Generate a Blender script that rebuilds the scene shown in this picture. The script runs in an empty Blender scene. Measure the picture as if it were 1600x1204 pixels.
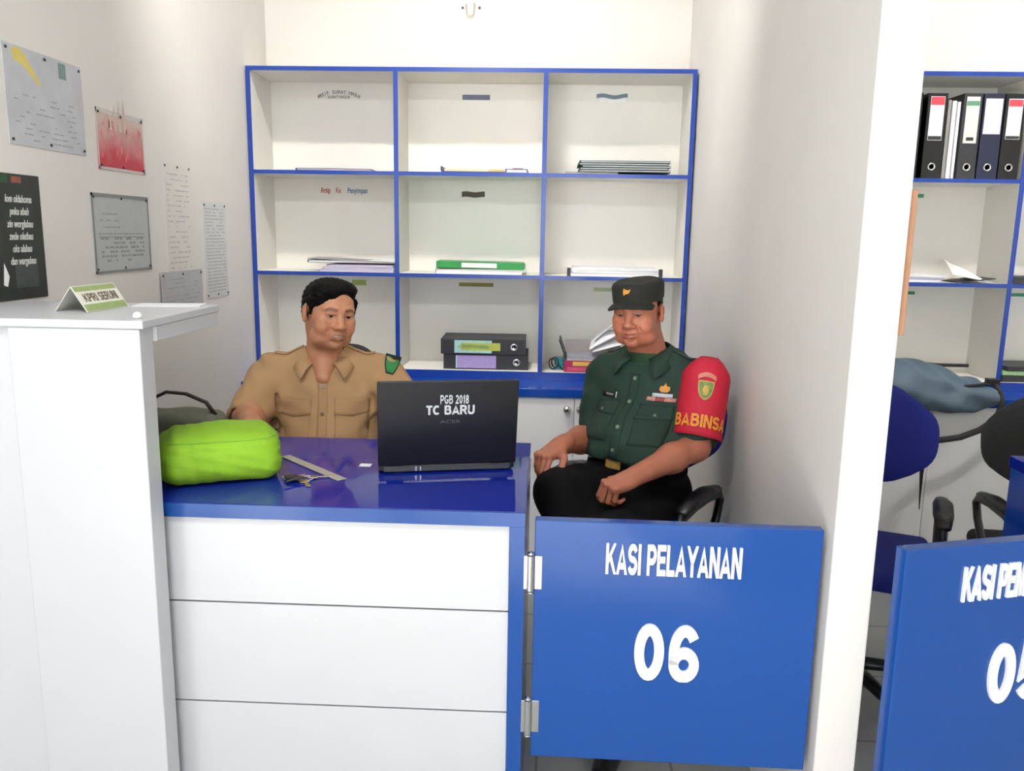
import bpy, bmesh, math, random
import numpy as np
from mathutils import Vector, Matrix
from mathutils.bvhtree import BVHTree
random.seed(7); np.random.seed(7)
S = bpy.context.scene
C = bpy.data.collections.new('place'); S.collection.children.link(C)
PI = math.pi

# ------------------------------------------------------------------ camera
CR = np.array([0.99893039, 0.04344443, 0.01583198])
CU = np.array([-0.02340563, 0.17979331, 0.98342592])
CF = np.array([-0.0398779, 0.9827446, -0.18061785])
CH = 1.35; FPX = 1291.37
cd = bpy.data.cameras.new('camera'); cam = bpy.data.objects.new('camera', cd); C.objects.link(cam)
cd.sensor_fit = 'HORIZONTAL'; cd.sensor_width = 36; cd.lens = FPX * 36 / 1600
cd.clip_start = .02; cd.clip_end = 100
cam.matrix_world = Matrix(((CR[0], CU[0], -CF[0], 0), (CR[1], CU[1], -CF[1], 0), (CR[2], CU[2], -CF[2], CH), (0, 0, 0, 1)))
S.camera = cam
def at(u, v, Y):
    d = CR*(u-800)/FPX - CU*(v-602)/FPX + CF
    return np.array([0, 0, CH]) + d*(Y/d[1])

# ------------------------------------------------------------------ view, world, large lights
S.view_settings.view_transform = 'Standard'; S.view_settings.look = 'None'
S.view_settings.gamma = 1; S.view_settings.use_curve_mapping = False
S.view_settings.exposure = -0.08
w = bpy.data.worlds.new('world'); S.world = w; w.use_nodes = True
wb = w.node_tree.nodes['Background']; wb.inputs[0].default_value = (.86, .93, 1, 1); wb.inputs[1].default_value = .62
def area(name, loc, target, sx, sy, power, col):
    l = bpy.data.lights.new(name, 'AREA'); l.shape = 'RECTANGLE'; l.size = sx; l.size_y = sy; l.energy = power; l.color = col
    o = bpy.data.objects.new(name, l); C.objects.link(o); o.location = loc
    o.rotation_euler = (Vector(target)-Vector(loc)).to_track_quat('-Z', 'Y').to_euler(); return o
area('daylight_window', (-4.5, -7.85, 1.4), (-1.0, 2, .9), 2.1, 2.2, 165, (.92, .96, 1))
area('daylight_window', (0.75, -7.85, 1.4), (.3, 2, .9), 3.2, 2.2, 190, (.92, .96, 1))
area('hall_ceiling_light', (-.55, .15, 3.0), (-.55, .3, 0), .6, .25, 48, (.93, .96, 1))
area('bay_ceiling_light', (-.5, 2.37, 3.40), (-.4, 3.35, .3), .30, .12, 30, (1, .97, .92)).data.spread = 2.2
area('bay_ceiling_light', (2.0, 2.37, 3.40), (2.0, 3.35, .3), .30, .12, 30, (1, .975, .94)).data.spread = 2.2  # added over the next booth to brighten its doors, no lamp known there

area('bay_fill_light', (-.4, 3.05, 3.52), (-.4, 2.9, 0), 1.3, .8, 6, (1, .985, .96))  # broad soft fill added to lift the bay interior, not a fixture
area('bay_fill_light', (2.0, 3.05, 3.52), (2.0, 2.9, 0), 1.3, .8, 7, (1, .985, .96))  # the same added fill for the next booth
sl = bpy.data.lights.new('sun', 'SUN'); sl.energy = 75; sl.angle = .02; sl.color = (1, .97, .92)
so = bpy.data.objects.new('sun', sl); C.objects.link(so); so.location = (-6, -10, 6)
so.rotation_euler = Vector((2.0, 3.8, -1.28)).to_track_quat('-Z', 'Y').to_euler()

# ------------------------------------------------------------------ materials
def lin(c):
    return tuple(((x/255)/12.92 if x/255 <= .04045 else ((x/255+.055)/1.055)**2.4) for x in c)
MATS = {}
def mat(name, rgb, rough=.5, metal=0, spec=.5, noise=0, scale=20, bump=0, bscale=200, coat=0, sss=0, attr=None, alpha=1, stretch=None, trans=0):
    if name in MATS: return MATS[name]
    m = bpy.data.materials.new(name); m.use_nodes = True; nt = m.node_tree; b = nt.nodes['Principled BSDF']
    c = lin(rgb) + (1,)
    b.inputs['Base Color'].default_value = c; b.inputs['Roughness'].default_value = rough
    b.inputs['Metallic'].default_value = metal; b.inputs['Specular IOR Level'].default_value = spec
    b.inputs['Coat Weight'].default_value = coat; b.inputs['Coat Roughness'].default_value = .06
    if trans: b.inputs['Transmission Weight'].default_value = trans
    if sss:
        b.inputs['Subsurface Weight'].default_value = sss; b.inputs['Subsurface Radius'].default_value = (.012, .005, .003)
        b.inputs['Subsurface Scale'].default_value = 1
    tc = nt.nodes.new('ShaderNodeTexCoord')
    src = tc.outputs['Object']
    if stretch:
        mp = nt.nodes.new('ShaderNodeMapping'); mp.inputs['Scale'].default_value = stretch
        nt.links.new(src, mp.inputs[0]); src = mp.outputs[0]
    base = None
    if attr:
        a = nt.nodes.new('ShaderNodeVertexColor'); a.layer_name = attr; base = a.outputs[0]
        nt.links.new(base, b.inputs['Base Color'])
    if noise:
        n = nt.nodes.new('ShaderNodeTexNoise'); n.inputs['Scale'].default_value = scale; n.inputs['Detail'].default_value = 4
        nt.links.new(src, n.inputs['Vector'])
        r = nt.nodes.new('ShaderNodeMapRange'); r.inputs[1].default_value = .3; r.inputs[2].default_value = .7
        r.inputs[3].default_value = 1-noise; r.inputs[4].default_value = 1+noise*.4
        nt.links.new(n.outputs[0], r.inputs[0])
        mx = nt.nodes.new('ShaderNodeMix'); mx.data_type = 'RGBA'; mx.blend_type = 'MULTIPLY'; mx.inputs[0].default_value = 1
        if base: nt.links.new(base, mx.inputs[6])
        else: mx.inputs[6].default_value = c
        nt.links.new(r.outputs[0], mx.inputs[7]); nt.links.new(mx.outputs[2], b.inputs['Base Color'])
    if bump:
        n2 = nt.nodes.new('ShaderNodeTexNoise'); n2.inputs['Scale'].default_value = bscale; n2.inputs['Detail'].default_value = 3
        nt.links.new(src, n2.inputs['Vector'])
        bp = nt.nodes.new('ShaderNodeBump'); bp.inputs['Strength'].default_value = bump; bp.inputs['Distance'].default_value = .002
        nt.links.new(n2.outputs[0], bp.inputs['Height']); nt.links.new(bp.outputs[0], b.inputs['Normal'])
    MATS[name] = m; return m

WALL = mat('painted_plaster', (229, 225, 220), .75, noise=.03, scale=3, bump=.15, bscale=60)
CEIL = mat('ceiling_paint', (240, 238, 232), .8, noise=.02, scale=4)
DOOR = mat('lightened_door_laminate', (246, 246, 246), .35, noise=.01, scale=6)  # white laminate lightened in colour to make up for weak light on the doors
LAM = mat('white_laminate', (202, 203, 207), .35, noise=.015, scale=6)
SHW = mat('shelf_white_board', (242, 239, 231), .45, noise=.02, scale=6)
BLUE = mat('glossy_blue_laminate', (22, 72, 170), .16, noise=.05, scale=30, bump=.03, bscale=12)
BLUEG = mat('gate_blue_laminate', (22, 74, 150), .10, noise=.04, scale=160, bump=.06, bscale=9)
DESK = mat('desk_blue_laminate', (18, 40, 150), .07, noise=.05, scale=10, bump=.02, bscale=6)
EDGE = mat('blue_edge_band', (30, 66, 158), .22, noise=.05, scale=40)
WHT = mat('white_acrylic', (248, 249, 248), .3, noise=.01)
STEEL = mat('steel', (205, 205, 205), .22, 1, noise=.06, scale=60)
CHROME = mat('chrome', (225, 225, 225), .1, 1, noise=.03)
BLK = mat('black_plastic', (16, 16, 18), .35, noise=.1, scale=80, bump=.1)
GROUT = mat('dark_gap', (60, 60, 64), .7, noise=.1)
PAPER = mat('paper_white', (238, 238, 240), .7, noise=.03, scale=30, bump=.1)

# ------------------------------------------------------------------ mesh helpers
class MB:
    def __init__(s): s.v = []; s.f = []; s.m = []; s.cm = 0
    def add(s, vs, fs):
        b = len(s.v); s.v += [tuple(float(c) for c in q) for q in vs]; s.f += [tuple(i+b for i in f) for f in fs]; s.m += [s.cm]*len(fs); return s
    def box(s, x0, x1, y0, y1, z0, z1, M=None):
        vs = [(x, y, z) for z in (z0, z1) for y in (y0, y1) for x in (x0, x1)]
        if M is not None: vs = [tuple(M @ Vector(q)) for q in vs]
        return s.add(vs, [(0, 2, 3, 1), (4, 5, 7, 6), (0, 1, 5, 4), (2, 6, 7, 3), (0, 4, 6, 2), (1, 3, 7, 5)])
    def tube(s, pts, r, n=10, caps=True, flat=None):
        pts = [Vector(p) for p in pts]; rs = r if isinstance(r, (list, tuple)) else [r]*len(pts); vs = []; fs = []
        up = None
        for i, p in enumerate(pts):
            d = (pts[min(i+1, len(pts)-1)]-pts[max(i-1, 0)]).normalized()
            if up is None: up = Vector((0, 0, 1)) if abs(d.z) < .9 else Vector((1, 0, 0))
            a = d.cross(up).normalized(); b = a.cross(d).normalized(); up = b
            for k in range(n):
                t = 2*PI*k/n; ra, rb = (rs[i]*(flat[0] if flat else 1), rs[i]*(flat[1] if flat else 1))
                vs.append(p + a*math.cos(t)*ra + b*math.sin(t)*rb)
        for i in range(len(pts)-1):
            for k in range(n): k2 = (k+1) % n; fs.append((i*n+k, i*n+k2, (i+1)*n+k2, (i+1)*n+k))
        if caps: fs.append(tuple(range(n))[::-1]); fs.append(tuple((len(pts)-1)*n+k for k in range(n)))
        return s.add(vs, fs)
    def lathe(s, prof, loc=(0, 0, 0), n=24, axis='z', M=None):
        vs = []; fs = []
        for (r, h) in prof:
            for k in range(n):
                t = 2*PI*k/n; q = (r*math.cos(t), r*math.sin(t), h)
                if axis == 'y': q = (q[0], q[2], q[1])
                if axis == 'x': q = (q[2], q[0], q[1])
                q = Vector(q)
                if M is not None: q = M @ q
                vs.append(q+Vector(loc))
        for i in range(len(prof)-1):
            for k in range(n): k2 = (k+1) % n; fs.append((i*n+k, i*n+k2, (i+1)*n+k2, (i+1)*n+k))
        fs.append(tuple(range(n))[::-1]); fs.append(tuple((len(prof)-1)*n+k for k in range(n)))
        return s.add(vs, fs)
    def prism(s, poly, d, M=None):        # 2D polygon in XZ, extruded along Y from 0 to d
        n = len(poly); vs = [(x, 0, z) for x, z in poly]+[(x, d, z) for x, z in poly]
        if M is not None: vs = [tuple(M @ Vector(q)) for q in vs]
        return s.add(vs, [tuple(range(n)), tuple(range(n, 2*n))[::-1]]+[(i, i+n, (i+1) % n+n, (i+1) % n) for i in range(n)])
    def patch(s, a, b, c, d, bul=(0, 0, 0), n=8):
        a, b, c, d, bul = [np.array(q, float) for q in (a, b, c, d, bul)]
        vs = []; fs = []
        for i in range(n+1):
            for j in range(n+1):
                u, v = i/n, j/n
                vs.append((1-u)*((1-v)*a+v*d)+u*((1-v)*b+v*c)+bul*math.sin(PI*u)*math.sin(PI*v))
        for i in range(n):
            for j in range(n): q = i*(n+1)+j; fs.append((q, q+n+1, q+n+2, q+1))
        return s.add(vs, fs)

def obj(name, mb, m, parent=None, bevel=0, smooth=False, solid=0, sub=0, seg=2, local=False, offset=0):
    me = bpy.data.meshes.new(name)
    vs = mb.v
    root = parent
    while root is not None and root.parent is not None: root = root.parent
    if root is not None and not local and root.type == 'EMPTY':
        Mi = root.matrix_basis.inverted(); vs = [tuple(Mi @ Vector(q)) for q in vs]
    me.from_pydata(vs, [], mb.f)
    for k in (m if isinstance(m, (list, tuple)) else [m]): me.materials.append(k)
    if isinstance(m, (list, tuple)): me.polygons.foreach_set('material_index', mb.m)
    bm = bmesh.new(); bm.from_mesh(me); bmesh.ops.recalc_face_normals(bm, faces=bm.faces); bm.to_mesh(me); bm.free()
    if smooth: me.polygons.foreach_set('use_smooth', [True]*len(me.polygons))
    o = bpy.data.objects.new(name, me); C.objects.link(o)
    if parent is not None: o.parent = parent
    if solid: q = o.modifiers.new('solid', 'SOLIDIFY'); q.thickness = solid; q.offset = offset
    if bevel:
        q = o.modifiers.new('bevel', 'BEVEL'); q.width = bevel; q.segments = seg; q.limit_method = 'ANGLE'; q.angle_limit = .7
    if sub: q = o.modifiers.new('sub', 'SUBSURF'); q.levels = sub; q.render_levels = sub
    return o
def tag(o, label, cat, group=None, kind=None):
    o['label'] = label; o['category'] = cat
    if group: o['group'] = group
    if kind: o['kind'] = kind
    return o
def thing(name, label, cat, loc=(0, 0, 0), rz=0, group=None):
    o = bpy.data.objects.new(name, None); C.objects.link(o); o.empty_display_size = .05
    o.location = loc; o.rotation_euler = (0, 0, rz)
    o.matrix_basis = Matrix.Translation(loc) @ Matrix.Rotation(rz, 4, 'Z')
    return tag(o, label, cat, group)
def struct(name, mb, m, **k):
    o = obj(name, mb, m, **k); o['kind'] = 'structure'; return o
def copy_tree(o, parent=None):
    c = o.copy(); C.objects.link(c)
    if parent is not None: c.parent = parent
    for ch in list(o.children): copy_tree(ch, c)
    return c
def text_mb(txt, size=1, sx=1, ext=.0, bold=0, align='CENTER', space=1, shear=0):
    cu = bpy.data.curves.new('txt', 'FONT'); cu.body = txt; cu.size = size; cu.align_x = align; cu.align_y = 'CENTER'
    cu.extrude = ext; cu.offset = bold; cu.space_character = space; cu.resolution_u = 4; cu.shear = shear
    o = bpy.data.objects.new('txt', cu); S.collection.objects.link(o)
    me = bpy.data.meshes.new_from_object(o.evaluated_get(bpy.context.evaluated_depsgraph_get()))
    vs = [(v.co.x*sx, v.co.y, v.co.z) for v in me.vertices]; fs = [tuple(p.vertices) for p in me.polygons]
    bpy.data.objects.remove(o); bpy.data.meshes.remove(me); bpy.data.curves.remove(cu)
    return vs, fs
def _arc(cx, cy, rx, ry, a0, a1, n=12): return [(cx+rx*math.cos(math.radians(a0+(a1-a0)*i/n)), cy+ry*math.sin(math.radians(a0+(a1-a0)*i/n))) for i in range(n+1)]
GL = {   # bold sans capitals and figures: advance width, centre lines
 'I': (.22, [[(.11, 0), (.11, 1)]]), 'L': (.62, [[(.10, 1), (.10, .09), (.60, .09)]]), 'T': (.66, [[(.0, .91), (.66, .91)], [(.33, .9), (.33, 0)]]),
 'K': (.76, [[(.10, 0), (.10, 1)], [(.66, 1.06), (.10, .36)], [(.30, .62), (.70, -.08)]]), 'A': (.80, [[(.08, -.03), (.40, .96), (.72, -.03)], [(.2, .27), (.6, .27)]]),
 'E': (.66, [[(.64, .91), (.10, .91), (.10, .09), (.65, .09)], [(.10, .52), (.60, .52)]]), 'Y': (.76, [[(.05, 1.06), (.38, .46), (.71, 1.06)], [(.38, .5), (.38, 0)]]),
 'N': (.74, [[(.10, 0), (.10, 1)], [(.12, 1), (.62, 0)], [(.64, 0), (.64, 1)]]), 'M': (.86, [[(.10, 0), (.10, 1)], [(.13, 1), (.43, .1), (.73, 1)], [(.76, 0), (.76, 1)]]),
 'P': (.70, [[(.10, 0), (.10, .91)]+[(.36, .91)]+_arc(.38, .68, .22, .23, 90, -90)+[(.10, .45)]]),
 'R': (.76, [[(.10, 0), (.10, .91)]+[(.36, .91)]+_arc(.40, .69, .22, .22, 90, -90)+[(.10, .47)], [(.40, .5), (.68, -.06)]]),
 'B': (.74, [[(.10, .09), (.10, .91), (.36, .91)]+_arc(.38, .72, .20, .19, 90, -90, 8)+[(.12, .53)], [(.12, .53), (.38, .53)]+_arc(.40, .31, .24, .22, 90, -90, 8)+[(.06, .09)]]),
 'D': (.74, [[(.10, .09), (.10, .91), (.30, .91)]+_arc(.30, .50, .34, .41, 90, -90)+[(.06, .09)]]), 'U': (.74, [[(.10, 1), (.10, .36)]+_arc(.37, .36, .27, .27, 180, 360)+[(.64, 1)]]),
 'S': (.70, [_arc(.35, .69, .25, .22, 18, 170)+_arc(.35, .70, .25, .20, 180, 262, 6)+_arc(.36, .30, .25, .20, 82, 0, 6)+_arc(.35, .31, .26, .22, -8, -162)]),
 'C': (.76, [_arc(.40, .50, .30, .41, 48, 312, 20)]), 'G': (.80, [_arc(.40, .50, .30, .41, 48, 330, 20)+[(.70, .44), (.42, .44)]]),
 '0': (.62, [_arc(.31, .50, .205, .40, 0, 360, 28)]), '6': (.62, [_arc(.32, .30, .21, .21, 0, 360, 24), _arc(.33, .50, .225, .40, 38, 180, 14)+[(.11, .30)]]),
 '5': (.62, [[(.56, .91), (.17, .91), (.13, .50)]+_arc(.30, .33, .22, .24, 122, -150, 16)]), '1': (.42, [[(.26, 0), (.26, 1)], [(.30, .88), (.06, .68)]]),
 '2': (.62, [_arc(.31, .70, .20, .21, 170, -25, 12)+[(.10, .09), (.58, .09)]]), '8': (.62, [_arc(.31, .71, .18, .20, 0, 360, 20), _arc(.31, .29, .21, .20, 0, 360, 20)]), ' ': (.34, [])}
def text_fit(txt, w, h, ext, bold=.19, align='CENTER', space=.075):      # lettering of given width and height, stroke weight 'bold' as a share of the height
    V = []; F = []; x0 = 0
    for ch in txt:
        adv, strokes = GL[ch]
        for st in strokes:
            p = [np.array(q) for q in st]; closed = np.linalg.norm(p[0]-p[-1]) < 1e-6; n = len(p); L = []; R = []
            for i in range(n):
                a = p[i-1] if i > 0 else (p[-2] if closed else None); c = p[i+1] if i < n-1 else (p[1] if closed else None)
                d1 = (p[i]-a)/np.linalg.norm(p[i]-a) if a is not None else None; d2 = (c-p[i])/np.linalg.norm(c-p[i]) if c is not None else None
                if d1 is None: d1 = d2
                if d2 is None: d2 = d1
                t = (d1+d2)/max(1e-6, np.linalg.norm(d1+d2)); nn = np.array([-t[1], t[0]]); k = min(1/max(.35, abs(np.dot(nn, [-d1[1], d1[0]]))), 2.2)*bold/2
                for Q, s_ in ((L, 1), (R, -1)): q = p[i]+nn*k*s_; Q.append((q[0]+x0, min(1, max(0, q[1]))))
            b = len(V)
            for z in (ext, -ext): V += [(x, y, z) for x, y in L]+[(x, y, z) for x, y in R]
            for i in range(n-1):
                F.append((b+i, b+n+i, b+n+i+1, b+i+1)); F.append((b+2*n+i, b+2*n+i+1, b+3*n+i+1, b+3*n+i))
                F.append((b+i, b+i+1, b+2*n+i+1, b+2*n+i)); F.append((b+n+i, b+3*n+i, b+3*n+i+1, b+n+i+1))
            if not closed: F.append((b, b+2*n, b+3*n, b+n)); F.append((b+n-1, b+2*n-1, b+4*n-1, b+3*n-1))
        x0 += adv+space
    W = x0-space; ax = W/2 if align == 'CENTER' else 0
    return [((x-ax)*w/W, (y-.5)*h, z) for x, y, z in V], F
def text_on(mb, txt, o, r, u, n, **k):         # text laid at origin o with right r, up u, normal n
    vs, fs = text_mb(txt, **k); o, r, u, n = [np.array(q, float) for q in (o, r, u, n)]
    return mb.add([o+r*x+u*y+n*z for x, y, z in vs], fs)

# ------------------------------------------------------------------ distance-field sculpting
class Field:
    def __init__(s, lo, hi, h):
        s.lo = np.array(lo, float); s.h = h; s.n = np.ceil((np.array(hi)-s.lo)/h).astype(int)+1
        s.d = np.full(s.n, 1.0, np.float32)
    def reg(s, lo, hi):
        a = np.clip(np.floor((np.array(lo)-s.lo)/s.h).astype(int), 0, s.n-1); b = np.clip(np.ceil((np.array(hi)-s.lo)/s.h).astype(int)+1, 1, s.n)
        if (b <= a).any(): return None, None
        sl = tuple(slice(a[i], b[i]) for i in range(3))
        g = np.meshgrid(*[s.lo[i]+s.h*np.arange(a[i], b[i]) for i in range(3)], indexing='ij')
        return sl, np.stack(g, -1)
    def op(s, fn, c, rad, k, mode='u'):
        c = np.array(c, float); m = rad+k+.012
        sl, P = s.reg(c-m, c+m)
        if sl is None: return
        d1 = s.d[sl]; d2 = fn(P)
        if mode == 'u':
            h = np.clip(.5+.5*(d1-d2)/k, 0, 1); s.d[sl] = d1*(1-h)+d2*h-k*h*(1-h)
        else:
            d2 = -d2; h = np.clip(.5-.5*(d1-d2)/k, 0, 1); s.d[sl] = d1*(1-h)+d2*h+k*h*(1-h)
    def ell(s, c, r, k=.01, R=None, mode='u', T=None):
        c = np.array(c, float); r = np.array(r, float)
        if T is not None and len(T) > 2: c = c*T[2]; r = r*T[2]
        if T is not None: c = T[0]+T[1]@c; R = T[1] if R is None else T[1]@R
        def fn(P):
            q = P-c
            if R is not None: q = q@R
            a = np.linalg.norm(q/r, axis=-1); b = np.linalg.norm(q/(r*r), axis=-1)+1e-9
            return a*(a-1)/b
        s.op(fn, c, r.max(), k, mode)
    def cone(s, a, b, r1, r2, k=.01, mode='u', T=None, flat=None):
        a = np.array(a, float); b = np.array(b, float)
        if T is not None and len(T) > 2: a = a*T[2]; b = b*T[2]; r1 *= T[2]; r2 *= T[2]
        if T is not None: a = T[0]+T[1]@a; b = T[0]+T[1]@b
        ab = b-a; L = ab@ab
        def fn(P):
            q = P-a; t = np.clip((q@ab)/L, 0, 1); dv = q-t[..., None]*ab
            if flat is not None:
                f = np.array(flat[0], float)
                if T is not None: f = T[1]@f
                comp = dv@f; dv = dv+comp[..., None]*f*(flat[1]-1)
            return np.linalg.norm(dv, axis=-1)-(r1+(r2-r1)*t)
        s.op(fn, (a+b)/2, np.linalg.norm(ab)/2+max(r1, r2), k, mode)
    def box(s, c, hs, rd, R=None, k=.005, mode='u', T=None):
        c = np.array(c, float); hs = np.array(hs, float)
        if T is not None: c = T[0]+T[1]@c; R = T[1] if R is None else T[1]@R
        def fn(P):
            q = P-c
            if R is not None: q = q@R
            q = np.abs(q)-hs+rd
            return np.linalg.norm(np.maximum(q, 0), axis=-1)+np.minimum(q.max(-1), 0)-rd
        s.op(fn, c, np.linalg.norm(hs), k, mode)
    def plane(s, p, n, k=.004):           # keep the side n points away from
        p = np.array(p, float); n = np.array(n, float); n /= np.linalg.norm(n)
        sl, P = s.reg(s.lo-1, s.lo+s.h*s.n+1); d2 = (P-p)@n; d1 = s.d[sl]
        h = np.clip(.5-.5*(d1-d2)/k, 0, 1); s.d[sl] = d1*(1-h)+d2*h+k*h*(1-h)
    def warp(s, fn):
        sl, P = s.reg(s.lo-1, s.lo+s.h*s.n+1); s.d += fn(P).astype(np.float32)
    def mesh(s):
        d = s.d; ins = d < 0
        cs = [(i, j, k) for i in (0, 1) for j in (0, 1) for k in (0, 1)]
        nx, ny, nz = [q-1 for q in d.shape]
        cnt = sum(ins[i:i+nx, j:j+ny, k:k+nz].astype(np.int8) for i, j, k in cs)
        act = (cnt > 0) & (cnt < 8); I = np.argwhere(act); idx = -np.ones(act.shape, int); idx[act] = np.arange(len(I))
        V = [d[I[:, 0]+i, I[:, 1]+j, I[:, 2]+k] for i, j, k in cs]; acc = np.zeros((len(I), 3)); num = np.zeros(len(I))
        for a in range(8):
            for b in range(a+1, 8):
                ca, cb = np.array(cs[a]), np.array(cs[b])
                if np.abs(ca-cb).sum() != 1: continue
                m = (V[a] < 0) != (V[b] < 0); t = V[a][m]/(V[a][m]-V[b][m])
                acc[m] += ca+(cb-ca)*t[:, None]; num[m] += 1
        P = s.lo+(I+acc/num[:, None])*s.h
        F = []
        for ax in range(3):
            o = [slice(1, -1)]*3; sa = list(o); sb = list(o); sa[ax] = slice(0, -1); sb[ax] = slice(1, None)
            A = ins[tuple(sa)]; B = ins[tuple(sb)]; off = np.array([1, 1, 1]); off[ax] = 0
            for (cond, fl) in ((A & ~B, 0), (~A & B, 1)):
                E = np.argwhere(cond)+off
                u, v = [(1, 2), (2, 0), (0, 1)][ax]; du = np.zeros(3, int); du[u] = 1; dv = np.zeros(3, int); dv[v] = 1
                q = [E-du-dv, E-dv, E, E-du]; ix = [idx[x[:, 0], x[:, 1], x[:, 2]] for x in q]
                if fl: ix = ix[::-1]
                F.append(np.stack(ix, 1))
        return P, np.concatenate(F)
def field_mesh(fields, name, m, parent=None, col=None, smooth_it=1):
    Ps = []; Fs = []; b = 0
    for f in (fields if isinstance(fields, list) else [fields]):
        P, F = f.mesh(); Ps.append(P); Fs.append(F+b); b += len(P)
    P = np.concatenate(Ps); F = np.concatenate(Fs)
    root = parent
    Q = P
    if root is not None:
        Mi = np.array(root.matrix_basis.inverted()); Q = P@Mi[:3, :3].T+Mi[:3, 3]
    me = bpy.data.meshes.new(name); me.vertices.add(len(Q)); me.vertices.foreach_set('co', Q.ravel())
    me.loops.add(F.size); me.loops.foreach_set('vertex_index', F.ravel()); me.polygons.add(len(F))
    me.polygons.foreach_set('loop_start', np.arange(0, F.size, 4)); me.polygons.foreach_set('loop_total', np.full(len(F), 4))
    me.polygons.foreach_set('use_smooth', np.ones(len(F), bool)); me.update(); me.validate()
    me.materials.append(m)
    if col is not None:
        c = col(P); a = me.color_attributes.new('col', 'FLOAT_COLOR', 'POINT'); a.data.foreach_set('color', np.c_[c, np.ones(len(c))].astype(np.float32).ravel())
    o = bpy.data.objects.new(name, me); C.objects.link(o)
    if parent is not None: o.parent = parent
    if smooth_it: q = o.modifiers.new('smooth', 'SMOOTH'); q.factor = .5; q.iterations = smooth_it
    return o, P, F
def bvh_of(P, F): return BVHTree.FromPolygons([Vector(p) for p in P], [tuple(int(i) for i in f) for f in F])
def drape(bvh, mb_pts, faces, o, r, u, d, eps=.002, reach=.25):   # lay flat shapes on a sculpted surface, looking along d
    o, r, u, d = [np.array(q, float) for q in (o, r, u, d)]; d = d/np.linalg.norm(d); out = []; last = None
    for x, y, z in mb_pts:
        p = o+r*x+u*y-d*reach
        h = bvh.ray_cast(Vector(p), Vector(d), reach*2.5)
        if h[0] is not None: q = np.array(h[0])-d*(eps+z); last = h[3]
        else: q = p+d*(last if last else reach)-d*(eps+z)
        out.append(q)
    return out, faces
def grid2(w, h, nx=6, ny=6, shape=None, thick=.0):
    vs = []; fs = []
    for j in range(ny+1):
        for i in range(nx+1):
            x = (i/nx-.5)*w; y = (j/ny-.5)*h
            if shape: x, y = shape(i/nx, j/ny)
            vs.append((x, y, 0))
    for j in range(ny):
        for i in range(nx): q = j*(nx+1)+i; fs.append((q, q+1, q+nx+2, q+nx+1))
    return vs, fs
def sstep(a, b, x): t = np.clip((x-a)/(b-a), 0, 1); return t*t*(3-2*t)
def nrm(v): v = np.array(v, float); return v/np.linalg.norm(v)

#__STRUCT__
# ------------------------------------------------------------------ room shell
FZ = -.20; CZ = 3.05
XL, XR, XP, YW, YP = -1.347, .632, .724, 4.052, 1.725
def tile_mat():
    m = bpy.data.materials.new('floor_tiles'); m.use_nodes = True; nt = m.node_tree; b = nt.nodes['Principled BSDF']
    tc = nt.nodes.new('ShaderNodeTexCoord'); br = nt.nodes.new('ShaderNodeTexBrick')
    br.offset = 0; br.inputs['Scale'].default_value = 1; br.inputs['Brick Width'].default_value = .4; br.inputs['Row Height'].default_value = .4
    br.inputs['Mortar Size'].default_value = .004; br.inputs['Mortar'].default_value = (.25, .25, .24, 1)
    br.inputs['Color1'].default_value = lin((176, 178, 176))+(1,); br.inputs['Color2'].default_value = lin((168, 170, 169))+(1,)
    nt.links.new(tc.outputs['Object'], br.inputs[0]); nt.links.new(br.outputs[0], b.inputs['Base Color']); b.inputs['Roughness'].default_value = .09
    return m
struct('floor', MB().box(-6, 6, -8.2, YW, FZ-.1, FZ), tile_mat())
struct('wall_back', MB().box(-6, 6, YW, YW+.15, FZ, 3.6), WALL)
struct('wall_left', MB().box(XL-.1, XL, 1.70, YW, FZ, CZ+.5), WALL)
struct('wall_right', MB().box(XR, XP, YP, YW, FZ, CZ+.5), WALL, bevel=.004)
# ceilings: solid over the hall, with a raised light well over each bay
m_ = MB(); m_.box(-6, 6, -8.2, 2.47, CZ, CZ+.05); m_.box(-6, -1.45, 2.47, YW, CZ, CZ+.05)
m_.box(-1.5, 6, 2.1, YW, CZ+.5, CZ+.6); m_.box(-1.5, 6, 2.05, 2.1, CZ+.05, CZ+.5)
struct('ceiling', m_, CEIL)
struct('light_stop_beam_1', MB().box(-6, 6, 1.74, 1.84, 2.62, CZ), WALL)          # unseen beam added over the bay fronts to cut the hall lamp's light
# hall side opposite the bays: wall with two tall window openings
m_ = MB(); m_.box(-6, -5.6, -8.2, -8.0, FZ, CZ); m_.box(-3.4, -.9, -8.2, -8.0, FZ, CZ); m_.box(2.4, 6, -8.2, -8.0, FZ, CZ)
for a, b in ((-5.6, -3.4), (-.9, 2.4)): m_.box(a, b, -8.2, -8.0, FZ, .25); m_.box(a, b, -8.2, -8.0, 2.55, CZ)
struct('wall_front', m_, WALL)
FR = mat('window_frame_paint', (225, 226, 226), .4, noise=.02)
for n, (a, b) in enumerate(((-5.6, -3.4), (-.9, 2.4))):
    f = MB(); mid = (a+b)/2
    for x in (a, mid-.03, b-.06): f.box(x, x+.06, -7.99, -7.93, .25, 2.55)
    for z in (.25, 1.6, 2.49): f.box(a, b, -7.99, -7.93, z, z+.06)
    struct('window_%d' % (n+1), f, FR)
struct('wall_far_left', MB().box(-6.1, -6, -8.2, YW, FZ, CZ), WALL)
struct('wall_far_right', MB().box(6, 6.1, -8.2, YW, FZ, CZ), WALL)

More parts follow.
